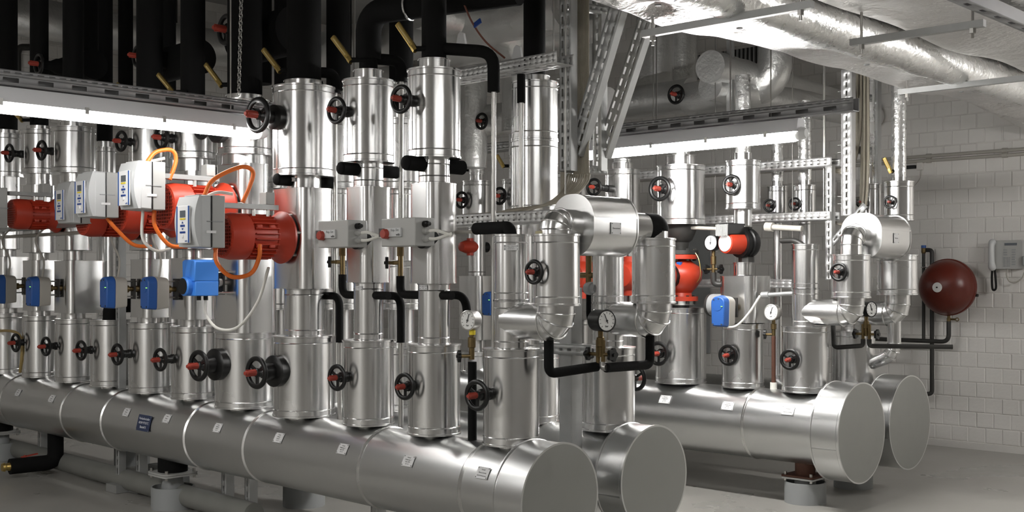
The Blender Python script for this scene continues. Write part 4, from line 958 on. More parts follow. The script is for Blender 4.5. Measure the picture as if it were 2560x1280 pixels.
# fat black valves with red-pointer wheels lying under the ceiling
def fat_valve(row, uw, vw, Rpx, u1, wpx, dy, label):
    p = row.px(uw, vw, dy); d = row.cam(uw)[1]; R = Rpx*d/F; ax = row.ey
    o = thing('overhead_valve', label, 'valve', p-Z_*R, 'black wheel valves under the ceiling')
    L = .30; r = wpx/2*d/F
    h = inst('handwheel', WH, o, zmat(p, -ax, R)); inst('position_indicator', PTR, h, zmat(p, -ax, R*1.1))
    b = MB(); b.lathe(p, ax, [(0,0),(R*.4,0),(R*.42,.08),(R*.7,.12),(R*.8,L*.6),(R*.8,L),(0,L)], 24); b.build('stem_boot', BLK, o)
    b = MB(); b.lathe(p+ax*L*.9-row.ex*.26, row.ex, [(0,0),(r,0),(r,.52),(0,.52)], 30); b.build('insulated_body', BLK, o)
    b = MB(); q = p+ax*L*.9+row.ex*.2; b.cyl(q, V((q.x, q.y, ZC-.002)), r*.55, 22); b.build('insulated_branch', BLK, o)
    return o
fat_valve(RA, 97, 160, 27, 240, 74, -.05, 'black valve with faded red pointer at the upper corner')
fat_valve(RA, 345, 140, 28, 460, 86, -.05, 'black valve with red pointer above the lamp rail')
fat_valve(RA, 566, 74, 40, 720, 118, -.02, 'large black valve with red pointer beside the hanging chain')
RK = Row(4.6, 45.1)
for u, wpx, v1, lab in ((20,44,260,'black ceiling pipe at the picture edge'),(234,36,240,'black ceiling pipe over the lamp rail, second in the line'),(314,36,240,'black ceiling pipe over the lamp rail, third in the line'),(368,36,250,'black ceiling pipe over the lamp rail, fourth in the line'),
                    (475,34,240,'black ceiling pipe just before the large wheel valve'),(650,58,210,'black ceiling pipe behind the large wheel valve'),(850,58,160,'black ceiling pipe between the frontmost pump riser and the black bend')):
    ceil_pipe(RK if u != 20 else Row(3.75, 45.1), u, wpx, v1, lab)
# small black conduits on the far wall
for pts, lab in (([(262,30),(262,62),(230,84),(200,90)],'thin black conduit with two bends on the far wall'),([(436,0),(436,90),(424,98),(380,104)],'thin black conduit dropping beside the ceiling pipes'),([(300,92),(278,100),(262,118),(230,120)],'thin black conduit kinked along the far wall'),([(75,118),(50,118),(44,130),(44,200)],'thin black hose bending down at the picture edge')):
    b = MB(); b.tube(fillet([lw(u, v) for u, v in pts], .15), .03, 10); tag(b.build('conduit', BLKS), lab, 'conduit')
# ------------------------------------------------------------------ chain and cables
o = thing('hanging_chain', 'steel chain hanging above the lamp end', 'chain', at(597, 240, 5.75))
ca, cb = at(597, 238, 5.75), at(604, -40, 5.75); n = 30
b = MB()
for k in range(n):
    c = ca.lerp(cb, (k+.5)/n); ax = X_ if k % 2 else Y_
    l = MB(); h = (cb.z-ca.z)/n*.72
    pts = [c+(Y_ if k % 2 else X_)*(.0085*math.cos(a))+Z_*(h*math.sin(a)) for a in [2*PI*j/12 for j in range(13)]]
    l.tube(pts, .0028, 6, caps=False); l.build('chain_link', STEEL, o)
def cable(pts, r, m, label, n=10):
    b = MB(); b.tube(bez(pts, n), r, 10); return tag(b.build('cable', m), label, 'cable')
Pm, zm = mot[7][1], mot[7][2]; Fi = inv[7][1]; ax = -RA.ey
def mid(dx, t, z): return RA.pt(760, z, dx)+ax*t
ti = RA.t(760, 438, -.08)
cable([Fi-ax*.08+Z_*.12+RA.ex*.03, Fi-ax*.13+Z_*.20+RA.ex*.03, Fi-ax*.26+Z_*.265+RA.ex*.05, Fi-ax*.33+Z_*.25+RA.ex*.05, Fi-ax*.32+Z_*.18+RA.ex*.04, Fi-ax*.28+Z_*.10+RA.ex*.04], .0105, ORG, 'orange cable looping over the frontmost red motor')
cable([Fi-ax*.13-Z_*.115+RA.ex*.05, Fi-ax*.13-Z_*.19+RA.ex*.06, Fi-ax*.20-Z_*.255+RA.ex*.07, Fi-ax*.30-Z_*.24+RA.ex*.08, Fi-ax*.34-Z_*.16+RA.ex*.09, Fi-ax*.34-Z_*.10+RA.ex*.09], .0105, ORG, 'orange cable sagging below the frontmost red motor')
Fi6 = inv[6][1]
cable([Fi6-ax*.10+Z_*.12+RA.ex*.02, Fi6-ax*.15+Z_*.175+RA.ex*.02, Fi6-ax*.23+Z_*.19+RA.ex*.03, Fi6-ax*.255+Z_*.14+RA.ex*.03, Fi6-ax*.22+Z_*.04+RA.ex*.03], .0105, ORG, 'orange cable looping over the brightly lit inverter')
cable([Fi6-ax*.13-Z_*.12+RA.ex*.04, Fi6-ax*.13-Z_*.2+RA.ex*.05, Fi6-ax*.2-Z_*.29+RA.ex*.06, Fi6-ax*.3-Z_*.3+RA.ex*.06], .0105, ORG, 'orange cable below the brightly lit inverter')
Fi5 = inv[5][1]
cable([Fi5-ax*.12-Z_*.12+RA.ex*.04, Fi5-ax*.17-Z_*.18+RA.ex*.05, Fi5-ax*.26-Z_*.26+RA.ex*.06, Fi5-ax*.36-Z_*.27+RA.ex*.07], .0105, ORG, 'orange cable below the inverter with the sticker')
cable([Fi6-ax*.09-Z_*.12+RA.ex*.0, Fi6-ax*.09-Z_*.26, Fi6-ax*.16-Z_*.32, Fi6-ax*.24-Z_*.31], .008, WCAB, 'white cable dropping beside the strut foot')
cable([Fi-ax*.12+Z_*.12-RA.ex*.03, Fi-ax*.18+Z_*.145-RA.ex*.02, Fi-ax*.25+Z_*.14], .008, WCAB, 'white cable end lying on the frontmost inverter')
cable([Fi6-ax*.12+Z_*.12-RA.ex*.03, Fi6-ax*.16+Z_*.135-RA.ex*.02, Fi6-ax*.21+Z_*.15], .008, WCAB, 'white cable end lying on the brightly lit inverter')
e = RA.pt(760, RA.z(760, 655))+ax*.14-RA.ex*.13
cable([BA-ax*.11-Z_*.12, BA-ax*.10-Z_*.19+RA.ex*.02, BA-ax*.11-Z_*.262+RA.ex*.12, BA-ax*.13-Z_*.25+RA.ex*.28, BA-ax*.15-Z_*.12+RA.ex*.43, BA-ax*.16+Z_*.05+RA.ex*.51], .0075, WCAB, 'white cable sagging from the bright blue actuator')
Fa = act[9][1]
cable([Fa-Z_*.10-(-RC.ey)*.06+RC.ex*.03, Fa-Z_*.085+RC.ex*.10+RC.ey*.06, Fa+RC.ex*.17-Z_*.01+RC.ey*.08, Fa+RC.ex*.235+Z_*.095+RC.ey*.1], .007, WCAB, 'cream cable rising from the blue actuator under the circulator')
for k in (1, 2, 4, 5):
    Fa = act[k][1]; hz = act[k][2]
    cable([Fa-ax*.09+Z_*hz*.9, Fa-ax*.10+Z_*(hz+.10), Fa-ax*.05+Z_*(hz+.24), Fa-ax*.16+Z_*(hz+.36)], .006, BEIGE, {1:'grey cable rising from the edge-cut actuator',2:'grey cable rising from the actuator on the polished box',4:'grey cable rising from the actuator beside the strut',5:'grey cable rising from the green-lit actuator'}[k])
cable([at(1154,-5,5.2), at(1180,55,5.2), at(1215,105,5.25), at(1262,145,5.3)], .0045, mat('brown_cable', (.16,.05,.03), .5), 'thin brown cable dropping onto the upper tray')
b = MB(); b.box(at(1193, 58, 5.19), .048, .006, .022, (RA.ex*.93+Z_*.37).normalized(), RA.ey, (Z_*.93-RA.ex*.37).normalized()); tag(b.build('tape_flag', BLUED), 'small blue tape flag on the thin brown cable', 'tape')
# strut stands and rails that hold the inverters
zr = RA.z(400, 590, dy=-.2)
o = thing('support_rail', 'galvanised rail under the red pumps with its slotted post', 'rail', RA.px(302, 960, -.02))
b = MB(); p, q = RA.px(-40, 578, -.12), RA.px(470, 594, -.12); q = V((q.x,q.y,p.z)); b.box((p+q)/2, (q-p).length, .041, .03, (q-p).normalized(), Z_.cross((q-p).normalized()), Z_); b.build('rail', GALV, o)
b = MB(); b.cyl(p-Z_*.05+RA.ey*.02, q-Z_*.05+RA.ey*.02, .012, 10); b.build('conduit', BEIGE, o)
a = RA.px(302, 792, .02); strut(o, V((a.x,a.y,.05)), V((a.x,a.y,p.z)), -RA.ey, .045, .045, name='post')
b = MB(); b.box(V((a.x,a.y,.027)), .13, .13, .05); b.build('post_foot', GALV, o)
# ------------------------------------------------------------------ pedestals, feet
def pedestal(row, u, r, h, ztop, label, rust=False):
    c = row.pt(u, 0); o = thing('pedestal', label, 'pedestal', c)
    m = MB(); m.lathe(c+Z_*.0, Z_, [(r,0),(r,h),(r-.008,h),(r-.008,.02),(0,.02)], 48); m.build('pipe_foot', GREYD, o)
    m = MB(); m.lathe(c+Z_*.02, Z_, [(0,0),(r*.52,0),(r*.52,h+.01-.02),(r*.47,h+.01),(r*.47,ztop-.105),(0,ztop-.105)], 32); m.build('inner_column', GREYD, o)
    s_ = .105 if rust else .11
    m = MB(); m.prism(rrect(s_, s_, .012 if rust else .03, 4), c+Z_*(ztop-.085), row.ex, row.ey, Z_, .01); m.build('lower_plate', GREY, o)
    m = MB(); m.prism(rrect(s_, s_, .012 if rust else .03, 4), c+Z_*(ztop-.073), row.ex, row.ey, Z_, .01); m.build('upper_plate', RUST if rust else GREY, o)
    for sx in (-1, 1):
        for sy in (-1, 1):
            b = MB(); q = c+row.ex*sx*s_*.8+row.ey*sy*s_*.8; b.cyl(q+Z_*(ztop-.10), q+Z_*(ztop-.045), .009, 8); b.build('bolt', STEEL, o)
    m = MB(); m.cyl(c+Z_*(ztop-.065), c+Z_*(ztop+.06), .085 if not rust else .06, 28); m.build('neck', RUST if rust else BLK, o)
    return o
pedestal(RA, 432, .123, .125, HZA-RHA, 'grey round pedestal under the front header with black neck')
pedestal(RA, 2, .123, .125, HZA-RHA, 'grey round pedestal at the picture edge')
pedestal(RC, 2013, .122, .125, .445-.215, 'grey round pedestal with rusty plate under the third header', True)
pedestal(RD, 2133, .122, .125, .445-.215, 'grey round pedestal under the wall side header', True)
pedestal(RB, 760, .123, .125, .478-.187, 'grey round pedestal under the second header')
pedestal(RB, 330, .123, .125, .478-.187, 'grey round pedestal far along the second header')
for u, lab in ((530,'strut stand nearest the front pedestal'),(588,'slotted strut stand behind the front pedestal'),(316,'slotted strut stand with round hole under the navy sign'),(925,'strut stand under the front header near its end'),(72,'slotted strut stand under the far part of the front header')):
    a = RA.pt(u, .004, 0, .10 if u != 925 else .05); o = thing('strut_stand', lab, 'stand', a)
    strut(o, a, V((a.x, a.y, HZA-RHA*.55)), -RA.ey, .05, .05, name='post', pitch=.06, sl=.032); b = MB(); b.box(a+Z_*.004, .12, .12, .008); b.build('foot_plate', GALV, o)
# upright flat post between the headers (left of the second cap)
a = RA.px(1427, 900, .32); o = thing('strut_stand', 'tall square post rising between the two front header ends', 'stand', V((a.x,a.y,0)))
b = MB(); b.prism(rrect(.036, .036, .005, 3), V((a.x,a.y,0)), RA.ex, RA.ey, Z_, 1.30); b.build('post', GALV, o)
b = MB(); b.box(V((a.x,a.y,.006)), .16, .16, .012); b.build('foot_plate', GALV, o)
b = MB(); b.perf(V((a.x,a.y,RA.z(1420, 893, dy=.3)))-RA.ey*.06-RA.ex*.13, RA.ex, Z_, .30, .045, .05, .025, [.022], .012); b.box(V((a.x,a.y,RA.z(1420, 893, dy=.3)+.045))-RA.ey*.03+RA.ex*.02, .30, .06, .003, RA.ex, RA.ey, Z_); b.build('bracket', GALV, o, solid=.002)
# floor pipe and drain under the front header
b = MB(); p, q = RA.px(60, 1100, .12), RA.px(560, 1255, .02); p.z = q.z = .075; p = p-RA.ex*2; b.cyl(p, q+RA.ex*.3, .062, 24); tag(b.build('floor_pipe', mat('grey_floor_pipe', (.20,.20,.185), .6, var=.15)), 'dull grey pipe lying on the floor under the front header', 'pipe')
p = RA.pt(139, .30, 0, 0); o = thing('drain_valve', 'black drain elbow with red lever near the floor', 'valve', V((p.x,p.y,.02)))
b = MB(); b.tube(fillet([p, V((p.x,p.y,.085)), V((p.x,p.y,.085))-RA.ey*.30-RA.ex*.02], .07), .052, 22); b.build('insulated_elbow', BLK, o)
e = V((p.x,p.y,.085))-RA.ey*.30-RA.ex*.02
b = MB(); b.lathe(e, -RA.ey, [(0,0),(.028,0),(.022,.03),(.03,.035),(.026,.05),(0,.05)], 14); b.build('brass_cap', BRASS, o)
b = MB(); b.box(e+RA.ey*.13+Z_*.06, .11, .018, .008, (RA.ey+Z_*.12).normalized(), RA.ex, Z_); b.cyl(e+RA.ey*.10+Z_*.03, e+RA.ey*.10+Z_*.065, .010, 10); b.build('red_lever', REDP, o)
b = MB(); b.box(RA.pt(150, .05, 0, .42)+RA.ex*.7, .34, .12, .10, RA.ex, RA.ey, Z_); tag(b.build('floor_duct', GREYD, bev=.006), 'low grey duct box on the floor behind the header', 'duct')
# yellow hose hooked over the far wheel
cable([RA.px(-20, 828, -.12), RA.px(30, 828, -.12), RA.px(52, 845, -.12), RA.px(54, 890, -.12), RA.px(50, 930, -.1)], .010, mat('ochre_hose', (.36,.26,.10), .5), 'ochre hose hooked down beside the edge handwheel')
# ------------------------------------------------------------------ upright red pump and small circulator on the third header
P = RC.pt(1702, 0); z = lambda v: RC.z(1702, v)
o = thing('inline_pump', 'upright red pump with bolted flanges on the wide clad riser', 'pump', V((P.x, P.y, z(772))))
def L_(name, prof, m, seg=32):
    b = MB(); b.lathe(V((P.x, P.y, 0)), Z_, prof, seg); return b.build(name, m, o)
L_('reducer', [(0,z(625)),(.045,z(625)),(.055,z(606)),(.075,z(600)),(.105,z(572)),(.105,z(556)),(0,z(556))], BLKS)
L_('upper_flange', [(0,z(636)),(.115,z(636)),(.115,z(626)),(0,z(626))], BLKS); L_('upper_ring', [(0,z(648)),(.112,z(648)),(.112,z(637)),(0,z(637))], ORED)
L_('casing', [(0,z(742)),(.075,z(742)),(.07,z(732)),(.10,z(720)),(.135,z(700)),(.14,z(680)),(.125,z(668)),(.075,z(655)),(.06,z(648)),(0,z(648))], ORED, 28)
L_('lower_ring', [(0,z(752)),(.112,z(752)),(.112,z(741)),(0,z(741))], ORED); L_('lower_flange', [(0,z(762)),(.085,z(762)),(.09,z(752)),(0,z(752))], STEEL); L_('neck', [(0,z(776)),(.055,z(776)),(.055,z(760)),(0,z(760))], BLKS)
for k in range(8):
    a = k*PI/4+.3; d = V((math.cos(a), math.sin(a), 0))*.095
    for va, vb in ((652,622),(760,738)):
        b = MB(); b.cyl(V((P.x,P.y,z(va)))+d, V((P.x,P.y,z(vb)))+d, .011, 6); b.build('bolt', BLKS, o)
b = MB(); q = V((P.x,P.y,z(690)))-RC.ey*.09; b.lathe(q, -RC.ey, [(0,0),(.075,0),(.075,.09),(.09,.1),(.09,.12),(0,.12)], 28); b.build('motor_adapter', BLKP, o)
b = MB(); b.lathe(q+RC.ey*.02-RC.ey*.13, -RC.ey, [(0,0),(.11,0),(.115,.02),(.115,.16),(.1,.19),(0,.19)], 32); b.build('motor', ORED, o)
b = MB(); b.box(V((P.x,P.y,z(662)))-RC.ey*.08+RC.ex*.045, .03, .02, .035, RC.ex, RC.ey, Z_); b.build('sensor', BLUE, o)
b = MB(); b.tube(bez([V((P.x,P.y,z(626)))+RC.ex*.1, V((P.x,P.y,z(650)))+RC.ex*.14, V((P.x,P.y,z(690)))+RC.ex*.15, V((P.x,P.y,z(715)))+RC.ex*.10]), .0025, 6); b.build('sensor_wire', BRASS, o)
# rest of red pumps glimpsed in the middle
for u, v, rr, lab in ((1452,692,.115,'red pump glimpsed between the first overflow jacket and riser'),(1170,617,.05,'small red circulator far behind the second slim riser'),(1572,690,.10,'red pump glimpsed behind the second overflow jacket')):
    p = RC.px(u, v, -.1); q = thing('inline_pump', lab, 'pump', p-Z_*rr)
    b = MB(); b.lathe(p+RC.ey*.1, -RC.ey, [(0,0),(rr*.9,0),(rr,.03),(rr,.12),(rr*.7,.17),(0,.18)], 28); b.build('casing', ORED, q)
    b = MB(); b.lathe(p+RC.ey*.1, RC.ey, [(0,0),(rr*.8,0),(rr*.8,.1),(0,.12)], 24); b.build('motor', BLKP, q)
    for sg in (-1, 1):
        b = MB(); b.cyl(p+RC.ey*.02+Z_*sg*rr*.8, p+RC.ey*.02+Z_*sg*rr*1.3, rr*.5, 18); b.build('port', ORED, q)
# circulator on the slim riser: axis along the row, black volute at its wall-side end
P9 = RC.pt(1857, 0); z9 = RC.z(1857, 608)
o = thing('circulator_pump', 'small red circulator with black head and silver cap', 'pump', V((P9.x, P9.y, z9-.13)))
ax = (-RC.ex*.25-RC.ey*.97).normalized(); c = V((P9.x, P9.y, z9)); sd = ax.cross(Z_)
b = MB(); b.lathe(c-ax*.07, ax, [(0,0),(.085,0),(.095,.02),(.095,.05),(.085,.055),(.085,.075),(.095,.08),(.09,.10),(0,.10)], 32); b.build('volute', BLKP, o)
b = MB(); b.lathe(c+ax*.03, ax, [(0,0),(.07,0),(.068,.10),(.064,.115),(.058,.118),(0,.118)], 32); b.build('red_housing', ORED, o)
b = MB(); b.lathe(c+ax*.147, ax, [(0,0),(.055,0),(.053,.006),(0,.008)], 28); b.build('silver_cap', WHITE, o)
b = MB(); b.box(c+ax*.085+Z_*.085, .17, .10, .07, ax, sd, Z_); b.build('control_head', BLKP, o, bev=.005)
for k in range(9):
    b = MB(); b.box(c+ax*.176+Z_*.078+sd*(-.045+.0112*k), .012, .005, .07, ax, sd, Z_); b.build('cooling_rib', GREY, o)
b = MB(); b.cyl(c+ax*.02+Z_*.115, c+ax*.02+Z_*.15, .012, 10); b.build('red_gland', REDP, o)
b = MB(); b.cyl(c-ax*.03-Z_*.17, c-ax*.03-Z_*.05, .035, 20); b.lathe(c-ax*.03-Z_*.12, Z_, [(0,0),(.05,0),(.05,.035),(0,.035)], 8); b.build('pipe_union', BLKS, o)
b = MB(); b.cyl(c-ax*.03+Z_*.06, c-ax*.03+Z_*.13, .035, 20); b.build('upper_union', BLKS, o)
# conduits around the circulator
for (u0, v0), (u1, v1), dy, r, lab in (((1668,567),(1795,572),-.02,.012,'grey conduit reaching the circulator head from the tall riser'),((1915,567),(2005,572),.02,.018,'short grey conduit from the circulator to the wall trays'),((1905,738),(1985,733),-.02,.013,'grey conduit beside the header end riser above its gauge')):
    p, q = RC.px(u0, v0, dy), RC.px(u1, v1, dy); b = MB(); b.cyl(p, q, r, 12); s_ = p if u0 != 1905 else q
    b.lathe(p, q-p, [(0,0),(r*1.6,0),(r*1.6,.05),(0,.05)], 14); tag(b.build('conduit', BEIGE if u0 != 1905 else GALV), lab, 'conduit')
b = MB(); p = RC.px(1953, 602, .02); q = RC.pt(2013, p.z); b.tube(fillet([p, V((q.x,q.y,p.z))-RC.ex*.06, V((q.x,q.y,p.z-.04))], .05), .016, 12); tag(b.build('insulated_pipe', BLKS), 'black bent hose into the top of the third header end riser', 'pipe')
# side cylinder behind the blue actuator
o = thing('valve_end', 'grey round valve end behind the blue actuator', 'valve', RC.px(1785, 765, .02)-Z_*.07)
p = RC.px(1790, 762, .0); b = MB(); b.lathe(p-RC.ey*.05-RC.ex*.0, RC.ex, [(0,0),(.066,0),(.07,.008),(.07,.13),(0,.13)], 28); b.build('grey_drum', GREYD, o); b = MB(); b.lathe(p-RC.ey*.05-RC.ex*.012, RC.ex, [(0,0),(.07,0),(.072,.006),(.072,.016),(0,.016)], 28); b.build('black_rim', BLKS, o)
# ------------------------------------------------------------------ brick wall fittings: vessel, pipes, phone, conduits
def wpt(u, v, off=0): return RW.px(u, v, -off)
vc = wpt(2372, 718, .20); R = .213
o = thing('expansion_vessel', 'dark red round expansion vessel on the brick wall', 'vessel', vc-Z_*R)
prof = [(0,.215)]+[(R*math.sin(t), .03+.185*math.cos(t)) for t in [PI/2*k/12 for k in range(1, 13)]]
b = MB(); b.lathe(vc, -Y_, prof[::-1], 56); b.build('front_shell', DRED, o)
b = MB(); b.lathe(vc, -Y_, [(R,.032),(R+.007,.028),(R+.007,.002),(R,-.002)], 56); b.build('seam_ring', DRED, o)
b = MB(); b.lathe(vc, -Y_, [(R, .0)]+[(R*math.cos(t), -.13*math.sin(t)) for t in [PI/2*k/10 for k in range(1, 11)]], 48); b.build('rear_shell', DRED, o)
b = MB(); b.lathe(vc-Y_*.2145, -Y_, [(0,0),(.038,0),(.036,.003),(0,.004)], 32); lb = b.build('round_label', DIAL, o)
b = MB(); b.cyl(vc-Y_*.21, vc-Y_*.224, .006, 10); b.build('air_valve', BLKP, o)
b = MB(); q = vc+X_*(R+.002)-Z_*.06; b.cyl(q-X_*.01, q+X_*.012, .012, 10); b.build('plug', BLKS, o)
b = MB(); q = vc-Z_*(R-.01)+Y_*.0; b.cyl(q, q-Z_*.035, .012, 12); b.cyl(q-Z_*.035, q-Z_*.07, .017, 6); b.build('brass_union', BRASSD, o)
b = MB(); b.cyl(q-Z_*.045, q-Z_*.045+X_*.05, .008, 8); b.torus(q-Z_*.045+X_*.065, Y_, .012, .004, 14, 6); b.build('cap_valve', BRASSD, o)
b = MB(); b.box(vc+Y_*.15, .08, .1, .25); b.build('wall_bracket', BLKS, o)
e = wpt(2393, 800, .20); e = q-Z_*.06
w0 = wpt(2110, 850, .20); w0.z = e.z-.16
b = MB(); b.tube(fillet([e, V((e.x,e.y,w0.z)), w0], .06), .017, 14); tag(b.build('wall_pipe', BLKS), 'black iron pipe running low along the wall to the vessel', 'pipe')
p1 = wpt(2330, 625, .10)
b = MB(); p2 = V((p1.x, p1.y, wpt(2330, 985, .10).z)); b.tube(fillet([p1-X_*.055, p1, p2, p2-X_*.10-Y_*.05], .03), .017, 14); tag(b.build('wall_pipe', BLKS), 'tall black iron pipe passing behind the red vessel', 'pipe')
p0 = wpt(2309, 640, .12); o = thing('wall_pipe', 'thin black iron pipe with blue capped valve by the vessel', 'pipe', V((p0.x,p0.y,w0.z)))
b = MB(); b.cyl(V((p0.x,p0.y,w0.z)), V((p0.x,p0.y,p0.z+.02)), .013, 12); b.build('upright', BLKS, o)
b = MB(); b.lathe(V((p0.x,p0.y,p0.z+.02)), Z_, [(0,0),(.014,0),(.018,.01),(.018,.045),(0,.045)], 12); b.build('brass_body', BRASSD, o); b = MB(); b.lathe(V((p0.x,p0.y,p0.z+.063)), Z_, [(0,0),(.019,0),(.019,.022),(0,.022)], 14); b.build('blue_cap', BLUE, o)
b = MB(); b.torus(V((p0.x,p0.y,p0.z-.09)), Z_, .018, .005, 18, 6); b.cyl(V((p0.x,p0.y,p0.z-.09)), V((p0.x+.06,WY,p0.z-.09)), .006, 8); b.build('pipe_clip', CHROME, o)
# phone
pc = wpt(2516, 637, .03); o = thing('wall_phone', 'light grey corded phone on the brick wall', 'phone', pc-Z_*.115)
k = 1/ (F/RW.cam(2516)[1])                              # metres per pixel at the wall here
W_ = lambda dx, dz, off=0: pc+X_*dx*k+Z_*dz*k-Y_*off
b = MB(); b.prism(rrect(40*k, 36*k, .012, 4), W_(3,0), X_, Z_, -Y_, .028, [(x*.97,y*.97) for x, y in rrect(40*k, 36*k, .012, 4)]); b.build('phone_body', GREY, o)
b = MB(); pts = [W_(-29,32,.03), W_(-29,28,.055), W_(-29,12,.062), W_(-29,-12,.062), W_(-29,-28,.055), W_(-29,-34,.03)]; b.tube(bez(pts, 6), [.022,.026,.028,.028,.027,.025,.024,.023,.0225,.022,.022,.022,.022,.022,.022,.022,.022,.022,.022,.0225,.023,.024,.025,.027,.028,.028,.028,.027,.026,.025,.022][:31], 16); b.build('handset', GREYL, o)
b = MB(); b.box(W_(14,26,.028), 30*k, .006, 6*k); b.build('display', SCR, o)
def keyb(dx, dz, wx, wz, m): bb = MB(); bb.box(W_(dx,dz,.029), wx*k, .006, wz*k); bb.build('key', m, o)
for j in range(5):
    for i in range(3): keyb(-2+6*i, -8-5*j+ (5 if False else 0), 4.4, 3, GREYD)
for j in range(3): keyb(1, 12-6*j, 9, 3, GREYD)
for j in range(7): keyb(21, 12-6*j, 9, 3, GREYD)
b = MB(); b.tube(bez([W_(-31,-36,.03), W_(-32,-55,.03), W_(-31,-82,.03), W_(-27,-88,.03), W_(-22,-82,.03), W_(-23,-58,.03), W_(-25,-36,.03)], 8), .009, 8); b.build('coiled_cord', BLKP, o)
b = MB(); b.tube(bez([W_(5,-36,.02), W_(3,-50,.02), W_(10,-66,.02), W_(25,-68,.02), W_(40,-58,.02), W_(46,-44,.02)], 8), .006, 8); b.build('line_cord', BEIGE, o)
b = MB(); b.box(W_(52,-16,.03), 18*k, .05, 26*k); b.build('side_holder', GREYD, o, bev=.01)
# conduits on the wall
for v0, v1, lab in ((395,374,'upper beige conduit pair member along the brick wall'),(406,388,'lower beige conduit pair member along the brick wall')):
    p = wpt(2240, v0+1, .02); q = wpt(2560, v1, .02); q.z = p.z; q = q+X_*1.5; o = thing('wall_conduit', lab, 'conduit', p)
    b = MB(); b.cyl(p-X_*3, q, .0135, 12); b.build('tube', BEIGE, o)
    for u in (2322, 2512):
        s_ = wpt(u, v0, .02); s_.z = p.z; b = MB(); b.cyl(s_-X_*.02, s_+X_*.02, .019, 12); b.build('coupling', BEIGE, o)
b = MB(); p = wpt(2276, 418, .02); b.box(p, .09, .03, .028); tag(b.build('sensor_stub', BLKP, bev=.003), 'small black sensor on the brick wall under the conduits', 'sensor')
b = MB(); b.box(wpt(2300,416,.015), .05, .03, .06); o = b.build('wall_box', WALL, bev=.004); tag(o, 'small white wall box beside the black sensor', 'box')
b = MB(); b.tube(bez([wpt(2302,426,.02), wpt(2300,445,.02), wpt(2288,462,.05), wpt(2280,466,.2)]), .0035, 6); tag(b.build('cable', BEIGE), 'thin grey cable hanging from the white wall box', 'cable')
b = MB(); b.box(wpt(1740, 720, .02), .30, .03, 1.2); tag(b.build('wall_panel', GREYD, bev=.004), 'tall grey panel on the wall behind the upright red pump', 'panel')
# ------------------------------------------------------------------ foil ducts under the ceiling
def duct(name, label, x0, x1, y0, y1, z0, z1, pins):
    """box duct whose underside is quilted between the insulation pins"""
    o = thing(name, label, 'duct', V((x0, y0, z0))); nx, ny = 40, 150; b = MB(); vs = []
    for i in range(nx+1):
        for j in range(ny+1):
            x = x0+(x1-x0)*i/nx; y = y0+(y1-y0)*j/ny; e = min(x-x0, x1-x)
            dz = .02*math.sin(x*7.3+y*1.1)*math.sin(y*4.1)-.012
            for px_, py_ in pins: dz += .035*math.exp(-((x-px_)**2+(y-py_)**2)/.010)
            dz += .05*max(0, 1-e/.05)**2
            vs.append(V((x, y, z0+dz)))
    b.add(vs, [(i*(ny+1)+j, i*(ny+1)+j+1, (i+1)*(ny+1)+j+1, (i+1)*(ny+1)+j) for i in range(nx) for j in range(ny)]); b.build('foil_underside', FOILD, o, smooth=180)
    b = MB()
    for x in (x0, x1): b.add([(x,y0,z0+.04),(x,y1,z0+.04),(x,y1,z1),(x,y0,z1)], [(0,1,2,3)])
    for y in (y0, y1): b.add([(x0,y,z0),(x1,y,z0),(x1,y,z1),(x0,y,z1)], [(0,1,2,3)])
    b.add([(x0,y0,z1),(x1,y0,z1),(x1,y1,z1),(x0,y1,z1)], [(0,1,2,3)]); b.build('foil_sides', FOILD, o)
    for px_, py_ in pins:
        c_ = MB(); c_.lathe(V((px_, py_, z0+.012)), -Z_, [(0,0),(.015,0),(.013,.006),(0,.007)], 12); c_.build('insulation_pin', GREYD, o)
    return o
duct('foil_duct', 'foil-wrapped duct slab beside the round foil pipe, ending over the front headers', -3.02, -2.66, 3.3, 8.3, 2.46, 2.95, [(-2.85, 3.9+.62*k) for k in range(7)])
duct('foil_duct', 'wide foil-wrapped duct slab filling the upper corner of the picture', -2.47, -.2, 3.0, 8.3, 2.52, 3.05, [(-2.0+.55*i+.2*(k % 2), 3.6+.6*k) for k in range(8) for i in range(4)])
def foilpipe(label, p, q, r, name='foil_pipe', R=.25, mids=(), mt=FOILS):
    pts = fillet([p, *mids, q], R, 6); b = MB(); pp = []
    for a, c in zip(pts, pts[1:]):
        n = max(1, int((c-a).length/.12)); pp += [a.lerp(c, k/n) for k in range(n)]
    pp.append(pts[-1]); b.tube(pp, [r*random.uniform(.97, 1.03) for _ in pp], 26); return tag(b.build(name, mt, smooth=60), label, 'pipe')
foilpipe('round foil pipe shining between the two duct slabs', V((-2.57, 3.2, 2.49)), V((-2.57, 8.35, 2.49)), .105, mt=FOIL)
for y, xa, xb, lab in ((4.0,-3.0,-2.2,'hanger bar nearest the slanted struts under the foil ducts'),(4.78,-2.44,-1.85,'hanger bar beside the round foil pipe'),(6.25,-2.9,-1.7,'hanger bar nearest the brick wall under the ducts')):
    o = thing('duct_hanger', lab, 'hanger', V((xa, y, 2.37))); b = MB(); b.box(V(((xa+xb)/2, y, 2.385)), xb-xa, .03, .03); b.build('bar', GALV, o)
    for x in (xa+.05, xb-.05):
        b = MB(); b.cyl(V((x, y, 2.33)), V((x, y, ZC-.002)), .006, 8); b.cyl(V((x, y, 2.35)), V((x, y, 2.37)), .014, 6); b.build('threaded_rod', STEEL, o)
